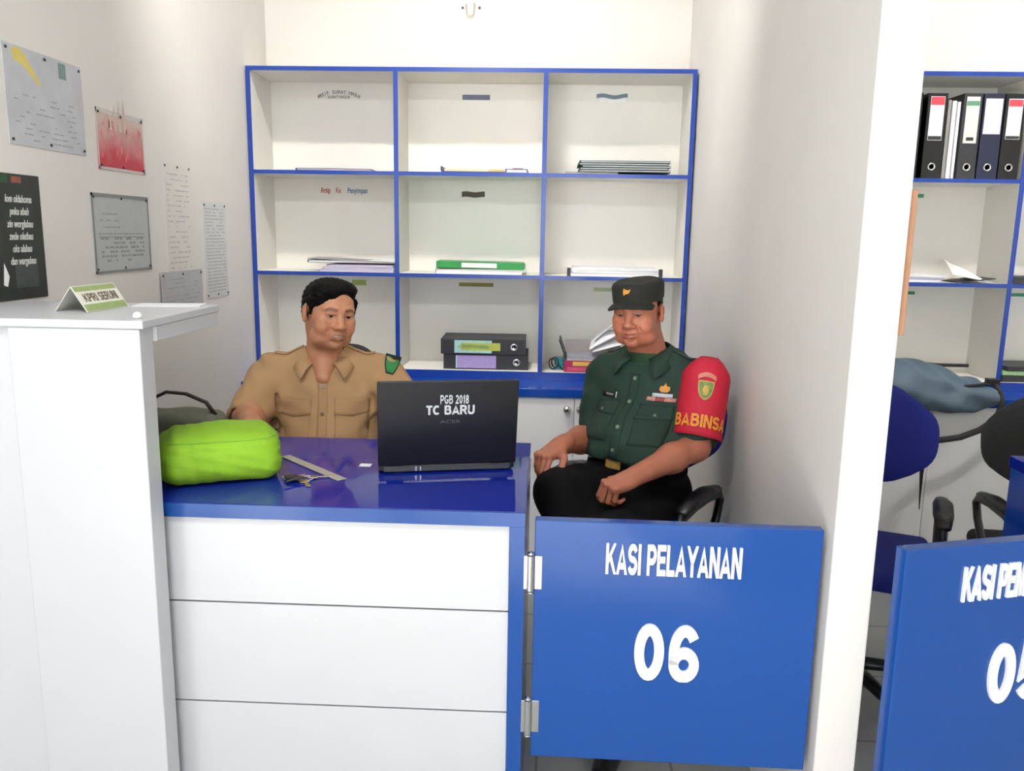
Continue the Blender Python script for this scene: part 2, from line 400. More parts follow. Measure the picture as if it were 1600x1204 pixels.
# ------------------------------------------------------------------ raised ledge on the left with its white front panel
t = thing('reception_ledge', 'tall white laminate counter end with raised ledge holding the green name card', 'counter', (-1.1, 1.75, FZ))
m_ = MB(); m_.box(-1.128, -.846, 1.676, 1.735, FZ, 1.142)
obj('front_panel', m_, LAM, t, bevel=.002)
obj('side_panel', MB().box(XL+.002, -1.131, 1.69, 1.735, FZ, 1.142), LAM, t, bevel=.002)
m_ = MB(); m_.box(XL+.002, -.836, 1.672, 2.078, 1.1425, 1.160); obj('ledge_top', m_, LAM, t, bevel=.002)
m_ = MB(); m_.box(-.856, -.838, 1.7355, 2.074, 1.110, 1.142); m_.box(XL+.002, -.856, 2.056, 2.074, 1.11, 1.142); obj('apron', m_, LAM, t, bevel=.001)

# ------------------------------------------------------------------ service counter
YC, ZC, XC = 1.759, .74, -.037
t = thing('service_counter', 'white drawer fronted service counter with glossy blue top under the open laptop', 'counter', (-.6, 2.07, FZ))
obj('counter_top', MB().box(XL+.003, XC, YC, 2.384, ZC-.032, ZC), DESK, t, bevel=.002)
m_ = MB(); m_.box(XL+.003, XC, YC-.004, YC-.0005, ZC-.033, ZC-.001); m_.box(XC-.034, XC, YC-.004, YC-.0005, FZ, ZC-.0335)
obj('front_trim', m_, BLUEG, t)
m_ = MB(); m_.box(XC-.034, XC, YC, 2.36, FZ, ZC-.033); obj('end_panel', m_, BLUE, t)
for z0, z1 in ((.5005, ZC-.035), (.2475, .4965), (-.005, .2435), (FZ+.02, -.009)):
    obj('front_board', MB().box(-1.12, XC-.035, YC+.008, YC+.026, z0, z1), LAM, t, bevel=.001)
obj('carcass', MB().box(-1.125, XC-.036, YC+.028, YC+.034, FZ, ZC-.035), GROUT, t)
# ------------------------------------------------------------------ gates
def gate(label, org, ang, wid, zt, zb, txts, hinge_left=True, edge=.028):
    g = thing('swing_gate', label, 'gate', (org[0], org[1], zb), 0)
    r = np.array([math.cos(ang), math.sin(ang), 0]); n = np.array([math.sin(ang), -math.cos(ang), 0]); o = np.array([org[0], org[1], 0])
    M = Matrix(((r[0], -n[0], 0, org[0]), (r[1], -n[1], 0, org[1]), (0, 0, 1, 0), (0, 0, 0, 1)))
    obj('gate_panel', MB().box(0, wid, 0, edge, zb, zt, M), BLUEG, g, bevel=.002)
    for (nm, s, x, z, size, sx, ext, bold, sp) in txts:
        mb = MB(); vs, fs = text_fit(s, size, sx, .003, bold, ext, sp); q0 = o+r*x+np.array([0, 0, z])+n*.0032; mb.add([q0+r*a+np.array([0, 0, b])+n*c for a, b, c in vs], fs)
        obj(nm, mb, WHT, g)
    if hinge_left:
        for z in (.60, .245):
            h = MB(); c = o+np.array([-.008, -.006, 0]); h.tube([c+(0, 0, z-.042), c+(0, 0, z+.042)], .0085, 12)
            h.lathe([(.002, -.004), (.008, -.002), (.008, .002), (.002, .006)], loc=c+(0, 0, z+.046)); h.lathe([(.002, -.006), (.008, -.002), (.008, .002), (.002, .004)], loc=c+(0, 0, z-.046))
            h.box(c[0]-.016, c[0]-.0005, c[1]+.0015, c[1]+.005, z-.04, z+.04)
            h.box(.001, .018, -.0025, -.0005, z-.04, z+.04, M)
            obj('hinge', h, STEEL, g, bevel=.0008)
    return g
gate('blue swing gate lettered KASI PELAYANAN over a large 06', (-.0145, YC), -.0195, .632, .7235, .142,
     [('lettering', 'KASI PELAYANAN', .309, .641, .299, .072, 'CENTER', .20, .06), ('number', '06', .304, .420, .146, .138, 'CENTER', .20, .09)])
gate('blue swing gate lettered KASI PEM over a partly cropped 05, standing ajar', (.749, 1.639), .285, .63, .7235, .142,
     [('lettering', 'KASI PEMBANGUNAN', .146, .638, .352, .078, 'LEFT', .20, .06), ('number', '05', .240, .420, .150, .142, 'LEFT', .20, .09)], hinge_left=False, edge=.032)
t = thing('neighbour_counter', 'blue and white counter corner behind the gate marked 05', 'counter', (1.8, 2.07, FZ))
obj('counter_top', MB().box(1.352, 3.3, 1.84, 2.384, ZC-.032, ZC), DESK, t, bevel=.002)
obj('end_panel', MB().box(1.352, 1.386, 1.85, 2.37, FZ, ZC-.0325), BLUE, t, bevel=.001)
obj('front_board', MB().box(1.3865, 3.3, 1.85, 1.87, FZ, ZC-.0325), LAM, t)

# ------------------------------------------------------------------ shelf units and cabinets
YS, YK, ZK = 3.753, 3.541, .6875
def shelf(label, xs, flip=None):
    g = thing('wall_shelf', label, 'shelf', ((xs[0]+xs[-1])/2, 3.9, ZK))
    zt = 2.054; bz = [1.598, 1.150]
    obj('back_board', MB().box(xs[0], xs[-1], 4.034, 4.048, ZK+.001, zt-.02), SHW, g)
    m_ = MB()
    m2 = MB()
    for i, x in enumerate(xs):
        a = x-.009 if 0 < i < len(xs)-1 else (x if i == 0 else x-.018)
        m_.box(a, a+.018, YS+.003, 4.034, ZK+.038, zt-.0185); m2.box(a-.001, a+.019, YS, YS+.0028, ZK+.0385, zt-.0185)
    obj('upright', m_, SHW, g); obj('upright_edge', m2, EDGE, g)
    obj('top_board', MB().box(xs[0], xs[-1], YS+.003, 4.034, zt-.018, zt), SHW, g)
    obj('top_edge', MB().box(xs[0], xs[-1], YS, YS+.0028, zt-.0183, zt), EDGE, g)
    obj('bottom_board', MB().box(xs[0], xs[-1], YS+.003, 4.034, ZK+.0005, ZK+.0375), SHW, g); obj('bottom_edge', MB().box(xs[0], xs[-1], YS-.001, YS+.0028, ZK+.0005, ZK+.038), EDGE, g)
    for z in bz:
        for i in range(len(xs)-1):
            a = xs[i]+(.0185 if i == 0 else .0095); b = xs[i+1]-(.0185 if i == len(xs)-2 else .0095)
            s_ = obj('shelf_board', MB().box(a, b, YS+.0045, 4.0335, z, z+.015), SHW, g)
            obj('edge_band', MB().box(a, b, YS+.002, YS+.0044, z-.001, z+.016), EDGE, s_)
    return g
shelf('blue edged white wall shelf with nine bays above the seated people', [XL+.004, -.682, -.026, XR-.010])
shelf('blue edged wall shelf of the next booth holding black binders', [XP+.01, 1.37, 2.036, 2.68, 3.3])
def cabinet(label, x0, x1, doors, knobs):
    g = thing('base_cabinet', label, 'cabinet', ((x0+x1)/2, 3.8, FZ))
    obj('carcass', MB().box(x0+.01, x1-.005, 3.575, 4.045, FZ+.03, ZK-.039), LAM, g)
    obj('plinth', MB().box(x0+.01, x1-.005, 3.56, 3.60, FZ, FZ+.072), EDGE, g)
    for a, b in zip(doors[:-1], doors[1:]):
        d = obj('door', MB().box(a+.0015, b-.0015, 3.556, 3.5745, FZ+.075, ZK-.041), DOOR, g, bevel=.001)
        for kx in knobs:
            if a < kx < b:
                k = MB(); k.lathe([(.004, 0), (.006, -.010), (.015, -.014), (.018, -.022), (.014, -.029), (.005, -.033)], loc=(kx, 3.5555, .598), axis='y', n=20)
                obj('knob', k, CHROME, d, smooth=True)
    w_ = MB().box(x0, x1, YK, 4.045, ZK-.038, ZK)
    tag(obj('worktop', w_, BLUE, bevel=.002), label.split(' cabinet')[0]+' cabinet worktop in glossy blue', 'worktop')
cabinet('long low white door cabinet behind the two seated people', XL+.004, XR-.005, [XL+.016, -.93, -.50, -.19, .1305, .43, XR-.012], [-.545, -.235, .099, .156, -.89, .47])
cabinet('low white cabinet of the next booth under the grey backpack', XP+.005, 3.3, [XP+.02, 1.33, 1.672, 2.1, 2.55, 3.29], [1.29, 2.06, 2.15])

# ------------------------------------------------------------------ shelf contents
def slab(name, label, cat, x0, x1, y0, y1, z0, z1, m, rz=0, group=None, tilt=0, bevel=.001, tone=None):
    cx, cy = (x0+x1)/2, (y0+y1)/2; M = Matrix.Translation((cx, cy, z0)) @ Matrix.Rotation(rz, 4, 'Z') @ Matrix.Rotation(tilt, 4, 'Y')
    mb = MB().box(-(x1-x0)/2, (x1-x0)/2, -(y1-y0)/2, (y1-y0)/2, 0, z1-z0, M)
    return tag(obj(name, mb, m, bevel=bevel), label, cat, group)
def pages(name, label, cat, x0, x1, y0, y1, z0, z1, cover, rz=0, group=None, open_=.0, curl=0):
    cx, cy = (x0+x1)/2, (y0+y1)/2; g = thing(name, label, cat, (cx, cy, z0), rz, group); w_, d_ = (x1-x0)/2, (y1-y0)/2; h = z1-z0
    e = min(.0025, h*.2)
    obj('block', MB().box(-w_+.006, w_-.004, -d_+.004, d_-.004, e, h-e), PAPER, g, local=True)
    mb = MB(); mb.box(-w_, w_, -d_, d_, 0, e); mb.box(-w_, w_, -d_, d_, h-e, h, Matrix.Rotation(curl, 4, 'Y')); mb.box(-w_, -w_+.003, -d_, d_, 0, h)
    obj('cover', mb, cover, g, local=True, bevel=.0004); return g
ZA, ZB, ZD = 1.6135, 1.1655, ZK+.038
PUR = mat('purple_card', (84, 52, 120), .4, noise=.1); RED = mat('red_card', (196, 44, 74), .4, noise=.08); NAVY = mat('navy_card', (26, 40, 100), .4, noise=.1)
DGR = mat('dark_green_card', (30, 62, 52), .45, noise=.2, scale=40); GRN = mat('green_card', (20, 140, 60), .4, noise=.06); GRY = mat('grey_card', (150, 148, 146), .5, noise=.08)
LIL = mat('lilac_paper', (206, 198, 226), .6, noise=.04); CREAM = mat('cream_paper', (226, 214, 170), .6, noise=.05); TEAL = mat('teal_card', (30, 140, 148), .4, noise=.1)
MAG = mat('magenta_card', (170, 40, 84), .4, noise=.08); YEL = mat('yellow_card', (226, 180, 84), .5, noise=.06)
pages('magazine', 'thin purple magazine lying flat on the top left shelf', 'magazine', -1.14, -.80, 3.765, 4.0, ZA, ZA+.010, PUR, .03)
slab('document_tray', 'flat navy tray under papers on the top middle shelf', 'tray', -.482, -.20, 3.762, 4.0, ZA, ZA+.005, NAVY)
m_ = MB(); m_.box(-.485, -.479, 3.762, 4.0, ZA+.0052, ZA+.026)
tag(obj('divider', m_, NAVY), 'small upright navy end plate at the left of the flat tray', 'tray')
slab('paper_stack', 'cream paper stack on the navy tray of the top middle shelf', 'paper', -.47, -.27, 3.77, 3.98, ZA+.0055, ZA+.016, CREAM)
slab('booklet', 'yellowish booklet end between papers and red book, top middle shelf', 'book', -.262, -.205, 3.77, 3.98, ZA+.0055, ZA+.014, YEL)
pages('book', 'dark blue and red thin book at right of top middle shelf', 'book', -.198, -.10, 3.765, 3.97, ZA, ZA+.018, NAVY)
slab('book_label', 'small red slip on the dark blue thin book, top middle shelf', 'label', -.165, -.12, 3.763, 3.96, ZA+.0185, ZA+.021, RED)
slab('envelope', 'grey envelope sticking out left under the dark green folders', 'envelope', .07, .30, 3.775, 3.97, ZA, ZA+.010, GRY)
for k in range(5):
    pages('document_folder', ['lowest dark green folder of the stack on the top right shelf', 'second lowest dark green folder of the top right stack', 'middle dark green folder of the top right shelf stack', 'second highest dark green folder of the top right stack', 'topmost dark green folder on the top right shelf'][k],
          'folder', .125+.006*(k % 3), .53-.008*(k % 2), 3.77, 3.99, ZA+.0105+k*.0098, ZA+.0105+k*.0098+.009, DGR, [.01, -.02, .015, 0, -.015][k], 'dark green folders on the top right shelf')
for k in range(3):
    pages('lilac_document', ['lowest lilac document on the middle left shelf', 'second lilac document on the middle left shelf', 'upper lilac document under the grey folder'][k], 'document', -1.05+.02*k, -.70, 3.775, 3.98, ZB+k*.0115, ZB+k*.0115+.011, LIL, [0, .02, -.02][k], 'lilac documents on the middle left shelf')
pages('document_folder', 'worn grey folder with curled left corner on the lilac documents', 'folder', -1.10, -.70, 3.775, 3.98, ZB+.041, ZB+.054, GRY, .02, curl=.035)
pages('document_folder', 'white and cream folder under the green binder', 'folder', -.515, -.115, 3.775, 4.0, ZB, ZB+.022, mat('white_card', (232, 230, 220), .5, noise=.04), .02)
g = thing('green_binder', 'bright green binder with white label on the middle shelf', 'binder', (-.31, 3.88, ZB+.023))
M = Matrix.Translation((-.31, 3.88, ZB+.0245)) @ Matrix.Rotation(.035, 4, 'Z') @ Matrix.Rotation(.012, 4, 'Y')
m_ = MB(); m_.box(-.2, .2, -.10, .10, 0, .004, M); m_.box(-.2, .2, -.10, .10, .026, .030, M); m_.box(-.2, .2, -.104, -.100, 0, .030, M)
obj('cover', m_, GRN, g, bevel=.001)
obj('block', MB().box(-.19, .205, -.09, .095, .005, .025, M), GRY, g); obj('label', MB().box(-.085, .075, -.1055, -.1042, .005, .026, M), PAPER, g)
for k in range(3):
    slab('paper_ream', ['lowest white paper ream on the middle right shelf', 'middle white paper ream on the middle right shelf', 'top white paper ream on the middle right shelf'][k], 'paper', .105+.004*k, .50-.004*k, 3.775, 3.99, ZB+k*.0135, ZB+k*.0135+.013, PAPER, [0, .02, -.015][k], 'white paper reams on the middle right shelf')
for x, lb in ((.098, 'dark clip end at left of the white paper reams'), (.512, 'dark clip end at right of the white paper reams')):
    slab('binder_clip', lb, 'clip', x-.01, x+.006, 3.78, 3.80, ZB, ZB+.036, GROUT)
# lever arch files
def lever_file(label, M, spine=.35, th=.07, dep=.28, lab=((WHT, .1, .5), ), black=BLK, group=None, side=1):
    # local: spine faces -y, length along x, thickness along z
    g = tag(bpy.data.objects.new('lever_arch_file', None), label, 'binder', group); C.objects.link(g); g.matrix_basis = M
    mb = MB(); mb.box(0, spine, 0, .003, 0, th); mb.box(0, spine, .003, dep, 0, .003); mb.box(0, spine, .003, dep, th-.003, th)
    obj('cover', mb, black, g, local=True, bevel=.0012)
    obj('block', MB().box(.012, spine-.012, .02, dep-.008, .006, th-.012), PAPER, g, local=True)
    k = MB(); cx = spine*.86
    k.lathe([(.0135, 0), (.0165, -.0015), (.0165, -.003), (.0105, -.003), (.0105, .001)], loc=(cx, 0, th/2), axis='y', n=28); obj('finger_ring', k, CHROME, g, local=True, smooth=True)
    for (m, a, b, c, d) in lab:
        obj('label', MB().box(spine*a, spine*b, -.0013-d*.0005, -.0003-d*.0005, th*(.5-c), th*(.5+c)), m, g, local=True)
    return g
Mx = lambda x, y, z, rz=0: Matrix.Translation((x, y, z)) @ Matrix.Rotation(rz, 4, 'Z')
DGY = mat('dark_grey_file_board', (48, 48, 52), .5, noise=.15, scale=60); LGR = mat('pale_green_paper', (176, 214, 150), .6, noise=.1, scale=60)
LBL = mat('pale_cyan_paper', (170, 214, 214), .6, noise=.1, scale=60)
zb = ZK+.0385
for args in ((-.475, 3.79, zb, 'dark lever arch file with lilac label, lower of the pair on the worktop', ((mat('lilac_label', (168, 150, 206), .6, noise=.1, scale=80), .16, .62, .42, 1), (LBL, .145, .16, .42, 1))),
             (-.487, 3.785, zb+.0712, 'dark lever arch file with green and blue label, upper of the pair', ((LBL, .16, .6, .42, 1), (LGR, .20, .56, .12, 2), (mat('olive_label', (190, 200, 90), .6, noise=.1), .24, .70, .26, 2)))):
    lever_file(args[3], Mx(*args[:3], .02), .395, .070, .24, args[4], DGY, 'stacked lever arch files behind the laptop')
# right booth files, standing
def stand(x, z, th, tilt=0): return Matrix.Translation((x, 3.765, z)) @ Matrix.Rotation(tilt, 4, 'Y') @ Matrix(((0, 0, 1, 0), (0, 1, 0, 0), (-1, 0, 0, .355), (0, 0, 0, 1)))
RLB = mat('red_label_print', (214, 72, 84), .5, noise=.12, scale=120); GLB = mat('green_label_print', (96, 150, 120), .5, noise=.15, scale=120)
WLB = mat('white_label_print', (235, 236, 240), .5, noise=.05, scale=90); DNB = mat('navy_file_board', (30, 34, 62), .45, noise=.15, scale=60)
lev = [(1.607, .085, ((WLB, .04, .55, .36, 1), (RLB, .045, .14, .34, 2), (DGY, .50, .545, .34, 2)), BLK, 'black lever arch file with red topped label beside the partition'),
       (1.758, .080, ((mat('cream_label_print', (226, 228, 214), .5, noise=.08, scale=90), .04, .58, .36, 1), (GLB, .09, .145, .34, 2), (DGY, .51, .55, .2, 2)), DGY, 'dark grey lever arch file with green topped label'),
       (1.842, .088, ((WLB, .06, .47, .42, 1), ), DNB, 'navy lever arch file with plain white label'),
       (1.933, .086, ((WLB, .06, .53, .36, 1), (RLB, .07, .15, .34, 2), (DGY, .49, .525, .34, 2)), BLK, 'black lever arch file with red topped label at the right end of the row')]
for x, th, lb, m, lab in lev: lever_file(lab, stand(x, ZA, th), .355, th-.003, .25, lb, m, 'upright lever arch files on the next booth shelf')
lever_file('dark lever arch file half hidden by the partition, leftmost upright', stand(1.50, ZA, .085), .355, .085, .25, (), BLK, 'upright lever arch files on the next booth shelf')
for k, (x, th, m, lb) in enumerate(((1.700, .014, GRY, 'grey document pack between the upright files'), (1.718, .018, PAPER, 'white document pack between the upright files'), (1.740, .013, PAPER, 'thin white document pack left of the green labelled file'))):
    tag(obj('document_pack', MB().box(x, x+th, 3.78, 4.0, ZA, ZA+.33-.004*k, Matrix.Translation((0, 0, 0))), m, bevel=.001), lb, 'document')
for k in range(3):
    slab('paper_pad', ['lowest pad of white papers in the next booth', 'middle pad of white papers in the next booth', 'top pad of bluish papers in the next booth'][k], 'paper', 1.42, 1.745+.015*k, 3.775, 3.99, ZB+k*.011, ZB+k*.011+.0105, [PAPER, LIL, PAPER][k], [0, .04, -.03][k], 'papers on the next booth middle shelf')
g = thing('open_booklet', 'open booklet leaning with curled pages beside the bluish papers', 'book', (1.88, 3.88, ZB))
obj('page', MB().patch((1.80, 3.79, ZB+.036), (1.97, 3.78, ZB+.006), (1.97, 3.97, ZB+.006), (1.84, 3.97, ZB+.10), (0, 0, .02)), PAPER, g, solid=.003)
obj('dark_cover', MB().patch((1.82, 3.785, ZB+.001), (1.985, 3.777, ZB+.022), (1.985, 3.96, ZB+.022), (1.84, 3.97, ZB+.001), (0, 0, -.0005)), DGY, g, solid=.004)
slab('document_folder', 'black folder on the far right middle shelf of the next booth', 'folder', 2.06, 2.35, 3.775, 3.98, ZB, ZB+.03, DGY)
for k, (m, h) in enumerate(((DGY, .028), (LGR, .018), (DGY, .02))):
    slab('document_folder', ['dark folder at the base of the far right worktop pile', 'pale green folder inside the far right worktop pile', 'dark folder topping the far right worktop pile'][k], 'folder', 2.06+.01*k, 2.40, 3.775, 3.98, zb+[.0, .03, .05][k], zb+[.0, .03, .05][k]+h, m, [.02, -.03, .03][k], 'folders on the far right worktop')
# pile at the right of the worktop
g = thing('document_box', 'magenta flat box with yellow label under clear tray, beside the green uniform', 'box', (.2, 3.86, zb))
obj('box_body', MB().box(.085, .37, 3.77, 3.98, zb, zb+.052), MAG, g, bevel=.002)
obj('label', MB().box(.125, .235, 3.768, 3.7695, zb+.030, zb+.049), YEL, g)
obj('lower_label', MB().box(.10, .345, 3.7675, 3.7692, zb+.006, zb+.024), mat('pink_card', (206, 84, 116), .4, noise=.1), g)
g = thing('letter_tray', 'clear plastic letter tray on top of the magenta box', 'tray', (.2, 3.86, zb+.054))
CLR = mat('clear_grey_plastic', (206, 198, 194), .25, noise=.04)
m_ = MB(); m_.box(.09, .36, 3.775, 3.98, zb+.0535, zb+.058); m_.box(.09, .36, 3.975, 3.98, zb+.058, zb+.125); m_.box(.355, .36, 3.775, 3.975, zb+.058, zb+.10); obj('tray', m_, CLR, g, bevel=.001)
obj('dark_base', MB().box(.1, .35, 3.7755, 3.95, zb+.0585, zb+.070), mat('silver_grey_paper', (160, 160, 172), .5, noise=.2, scale=60), g)
obj('green_side', MB().patch((.062, 3.77, zb+.145), (.095, 3.77, zb+.056), (.099, 3.97, zb+.056), (.068, 3.97, zb+.145)), DGR, g, solid=.006)
g = thing('crumpled_papers', 'loose crumpled white papers behind the peaked cap wearer', 'paper', (.28, 3.87, zb+.10))
for k, (a, b, c, d, bu) in enumerate((((.20, 3.78, .83), (.32, 3.77, .90), (.34, 3.95, .91), (.22, 3.95, .86), (0, -.01, .03)), ((.215, 3.775, .82), (.35, 3.765, .86), (.37, 3.93, .88), (.25, 3.93, .87), (0, 0, .02)), ((.22, 3.80, .87), (.31, 3.79, .95), (.33, 3.9, .94), (.24, 3.93, .88), (0, -.02, .01)))):
    obj('sheet', MB().patch(a, b, c, d, bu), PAPER, g, solid=.003)
tag(obj('charger_cable', MB().tube([(.028+.018*math.cos(t)+.012*t/6, 3.80+.006*t, zb+.030+.026*math.sin(t)) for t in np.linspace(0, 11, 60)] + [(.06, 3.85, zb+.02), (.08, 3.80, zb+.006)], .0032, 6), BLK, smooth=True), 'coiled black cable at the left of the magenta box', 'cable')
slab('teal_case', 'small teal case next to the coiled cable', 'case', .045, .083, 3.85, 3.91, zb, zb+.052, TEAL)
# labels stuck on the shelf back boards
YB = 4.0335
def strip(label, x0, x1, z0, z1, m, wavy=0, border=None):
    n = 14; mb = MB(); top = []; bot = []
    for i in range(n+1):
        x = x0+(x1-x0)*i/n; dz = wavy*math.sin(i/n*PI*2.6); top.append((x, z1+dz)); bot.append((x, z0+dz))
    for i in range(n):
        q = [bot[i], bot[i+1], top[i+1], top[i]]; mb.add([(x, YB-.0015, z) for x, z in q]+[(x, YB-.0003, z) for x, z in q], [(0, 1, 2, 3), (4, 7, 6, 5), (0, 4, 5, 1), (3, 2, 6, 7), (0, 3, 7, 4), (1, 5, 6, 2)])
    return tag(obj('shelf_label', mb, m), label, 'label')
SL = mat('slate_blue_print', (106, 112, 140), .5, noise=.2, scale=150); OL = mat('olive_print', (150, 146, 60), .5, noise=.15, scale=120); BR = mat('dark_brown_print', (74, 62, 40), .5, noise=.25, scale=150)
TE = mat('steel_teal_print', (112, 136, 150), .5, noise=.2, scale=150)
strip('slate blue strip label in the top middle bay', -.418, -.288, 1.962, 1.985, SL)
strip('wavy steel blue label in the top right bay', .208, .352, 1.975, 1.992, TE, .004); strip('white underlay of the wavy label in the top right bay', .22, .34, 1.958, 1.972, WHT, .003)
strip('dark brown label with wavy print in the centre bay', -.418, -.308, 1.518, 1.543, BR, .002); strip('white end of the dark brown label', -.306, -.300, 1.516, 1.545, WHT)
strip('olive green strip label above the two lever arch files', -.43, -.262, 1.094, 1.112, OL); strip('yellow green label beside the black haired head', -.955, -.885, 1.09, 1.116, mat('leaf_print', (164, 184, 96), .5, noise=.1))
strip('pale green label above the peaked cap', .225, .32, 1.082, 1.1, mat('pale_leaf_print', (190, 206, 160), .5, noise=.1))
GS = mat('green_strip_print', (60, 150, 110), .5, noise=.15, scale=120)
strip('green label at the top of the next booth middle shelf', 1.68, 1.745, 1.545, 1.562, GS); strip('green label below the next booth papers', 1.66, 1.75, 1.095, 1.110, GS); strip('green label in the far right bay', 2.19, 2.28, 1.095, 1.110, GS)
g = thing('arched_shelf_sign', 'faint dark arched lettering in the top left bay', 'sign', (-1.0, YB, 1.98))
INK = mat('grey_ink', (96, 100, 110), .6, noise=.1); mb = MB()
for k, ch in enumerate('ARSIP SURAT MASUK'):
    a = (k-8)/8*.95; o_ = (-1.0+math.sin(a)*.118, YB-.0012, 1.957+math.cos(a)*.052-.018)
    if ch != ' ': text_on(mb, ch, o_, (math.cos(a*.5), 0, -math.sin(a*.5)), (math.sin(a*.5), 0, math.cos(a*.5)), (0, -1, 0), size=.022, ext=.0004)
text_on(mb, 'SURAT MASUK', (-1.0, YB-.0012, 1.968), (1, 0, 0), (0, 0, 1), (0, -1, 0), size=.018, ext=.0004, sx=.9)
obj('lettering', mb, INK, g)
g = thing('coloured_shelf_sign', 'red to blue lettering in the middle left bay', 'sign', (-1.0, YB, 1.54))
for s, x, m in (('Arsip', -1.075, mat('red_ink', (196, 84, 84), .6, noise=.1)), ('Ke', -1.013, mat('pink_ink', (214, 130, 120), .6, noise=.1)), ('Penyimpan', -.92, mat('blue_ink', (110, 130, 180), .6, noise=.1))):
    mb = MB(); text_on(mb, s, (x, YB-.0012, 1.54), (1, 0, 0), (0, 0, 1), (0, -1, 0), size=.036, sx=.62, ext=.0004, bold=.0006); obj('lettering', mb, m, g)
# bracket on the back wall above the shelf
g = thing('wall_hook', 'small white bracket with two dark screws above the shelf', 'hook', (-.38, YW, 2.37))
m_ = MB(); m_.tube([(-.405, YW-.004, 2.385), (-.402, YW-.012, 2.345), (-.395, YW-.014, 2.335), (-.375, YW-.014, 2.335), (-.368, YW-.012, 2.345), (-.366, YW-.004, 2.390)], .004, 8); obj('bracket', m_, mat('off_white_plastic', (214, 208, 200), .4, noise=.05), g, smooth=True)
for x in (-.42, -.342): obj('screw', MB().lathe([(.002, 0), (.006, -.001), (.006, -.004), (.002, -.006)], loc=(x, YW-.0005, 2.37), axis='y'), mat('dark_screw', (110, 96, 88), .4, .6, noise=.1), g)

# ------------------------------------------------------------------ posters on the left wall
XW = XL+.0012
def poster(name, label, y0, y1, z0, z1, m, cat='poster', pins=True, off=0, extra=None):
    global XW
    XW = XL+.0012+off
    g = thing(name, label, cat, (XW, (y0+y1)/2, (z0+z1)/2))
    obj('sheet', MB().box(XW-.0008, XW+.0008, y0, y1, z0, z1), m, g)
    if pins:
        mb = MB()
        for y in (y0+.012, (y0+y1)/2, y1-.012):
            for z in (z0+.012, z1-.012):
                if y != (y0+y1)/2 or True: mb.lathe([(.0015, 0), (.004, .001), (.004, .003), (.001, .004)], loc=(XW+.0009, y, z), axis='x', n=10)
        obj('pins', mb, DGY, g)
    if extra: extra(g, y0, y1, z0, z1)
    return g
def ytext(mb, s, y, z, size, sx=1, **k): return text_on(mb, s, (XW+.0014, y, z), (0, 1, 0), (0, 0, 1), (1, 0, 0), size=size, sx=sx, ext=.0003, **k)
def marks(n, y0, y1, z0, z1, h, seed, m, fill=.6):
    def f(g, *_):
        rr = random.Random(seed); mb = MB()
        for i in range(n):
            z = z1-(i+.5)/n*(z1-z0); y = y0
            while y < y1-.01:
                w_ = rr.uniform(.008, .03)
                if rr.random() < fill: mb.box(XW+.0009, XW+.0013, y, min(y+w_, y1), z-h/2, z+h/2)
                y += w_+.005
        obj('print', mb, m, g)
    return f
GMAP = mat('map_paper', (196, 198, 204), .35, noise=.10, scale=14)
def map_extra(g, y0, y1, z0, z1):
    ys, zs = y1-y0, z1-z0
    pts = [(.10, .96), (.18, .99), (.27, .93), (.30, .86), (.36, .78), (.44, .66), (.40, .66), (.30, .76), (.22, .82), (.12, .86)]
    mb = MB(); n = len(pts); mb.add([(XW+.0012, y0+a*ys, z0+b*zs) for a, b in pts]+[(XW+.0009, y0+a*ys, z0+b*zs) for a, b in pts], [tuple(range(n))]+[(i, (i+1) % n, (i+1) % n+n, i+n) for i in range(n)])
    obj('yellow_region', mb, mat('map_yellow', (226, 206, 110), .5, noise=.1), g)
    obj('green_legend', MB().box(XW+.0009, XW+.0012, y0+.68*ys, y0+.78*ys, z0+.80*zs, z0+.97*zs), mat('map_green', (120, 150, 144), .5, noise=.15, scale=80), g)
    pts = [(0.02, 1.0), (.2, .94), (.35, .985), (.5, .93), (.62, .95), (.75, .9), (.8, 1.0)]
    marks(9, y0+.03, y1-.03, z0+.04*zs, z0+.55*zs, .003, 3, mat('map_ink', (160, 162, 170), .6, noise=.1), .35)(g)
poster('wall_map', 'large pale village map with a yellow region, top left of the wall', 2.078, 2.424, 1.552, 1.795, GMAP, 'map', extra=map_extra)
def grad_mat(name, c0, c1, z0, z1):
    m = mat(name, c0, .4, noise=.12, scale=25); nt = m.node_tree; b = nt.nodes['Principled BSDF']
    ge = nt.nodes.new('ShaderNodeNewGeometry'); sp = nt.nodes.new('ShaderNodeSeparateXYZ'); r = nt.nodes.new('ShaderNodeMapRange'); r.inputs[1].default_value = z0; r.inputs[2].default_value = z1
    nz = nt.nodes.new('ShaderNodeTexNoise'); nz.inputs['Scale'].default_value = 18; ad = nt.nodes.new('ShaderNodeMath'); ad.operation = 'MULTIPLY_ADD'; ad.inputs[1].default_value = .10
    mx = nt.nodes.new('ShaderNodeMix'); mx.data_type = 'RGBA'; mx.inputs[6].default_value = lin(c1)+(1,); mx.inputs[7].default_value = lin(c0)+(1,)
    nt.links.new(ge.outputs['Position'], nz.inputs['Vector']); nt.links.new(ge.outputs['Position'], sp.inputs[0]); nt.links.new(nz.outputs[0], ad.inputs[0]); nt.links.new(sp.outputs[2], ad.inputs[2]); nt.links.new(ad.outputs[0], r.inputs[0]); nt.links.new(r.outputs[0], mx.inputs[0]); nt.links.new(mx.outputs[2], b.inputs['Base Color']); return m
RP = grad_mat('red_white_print', (206, 186, 176), (196, 50, 70), 1.60, 1.73)
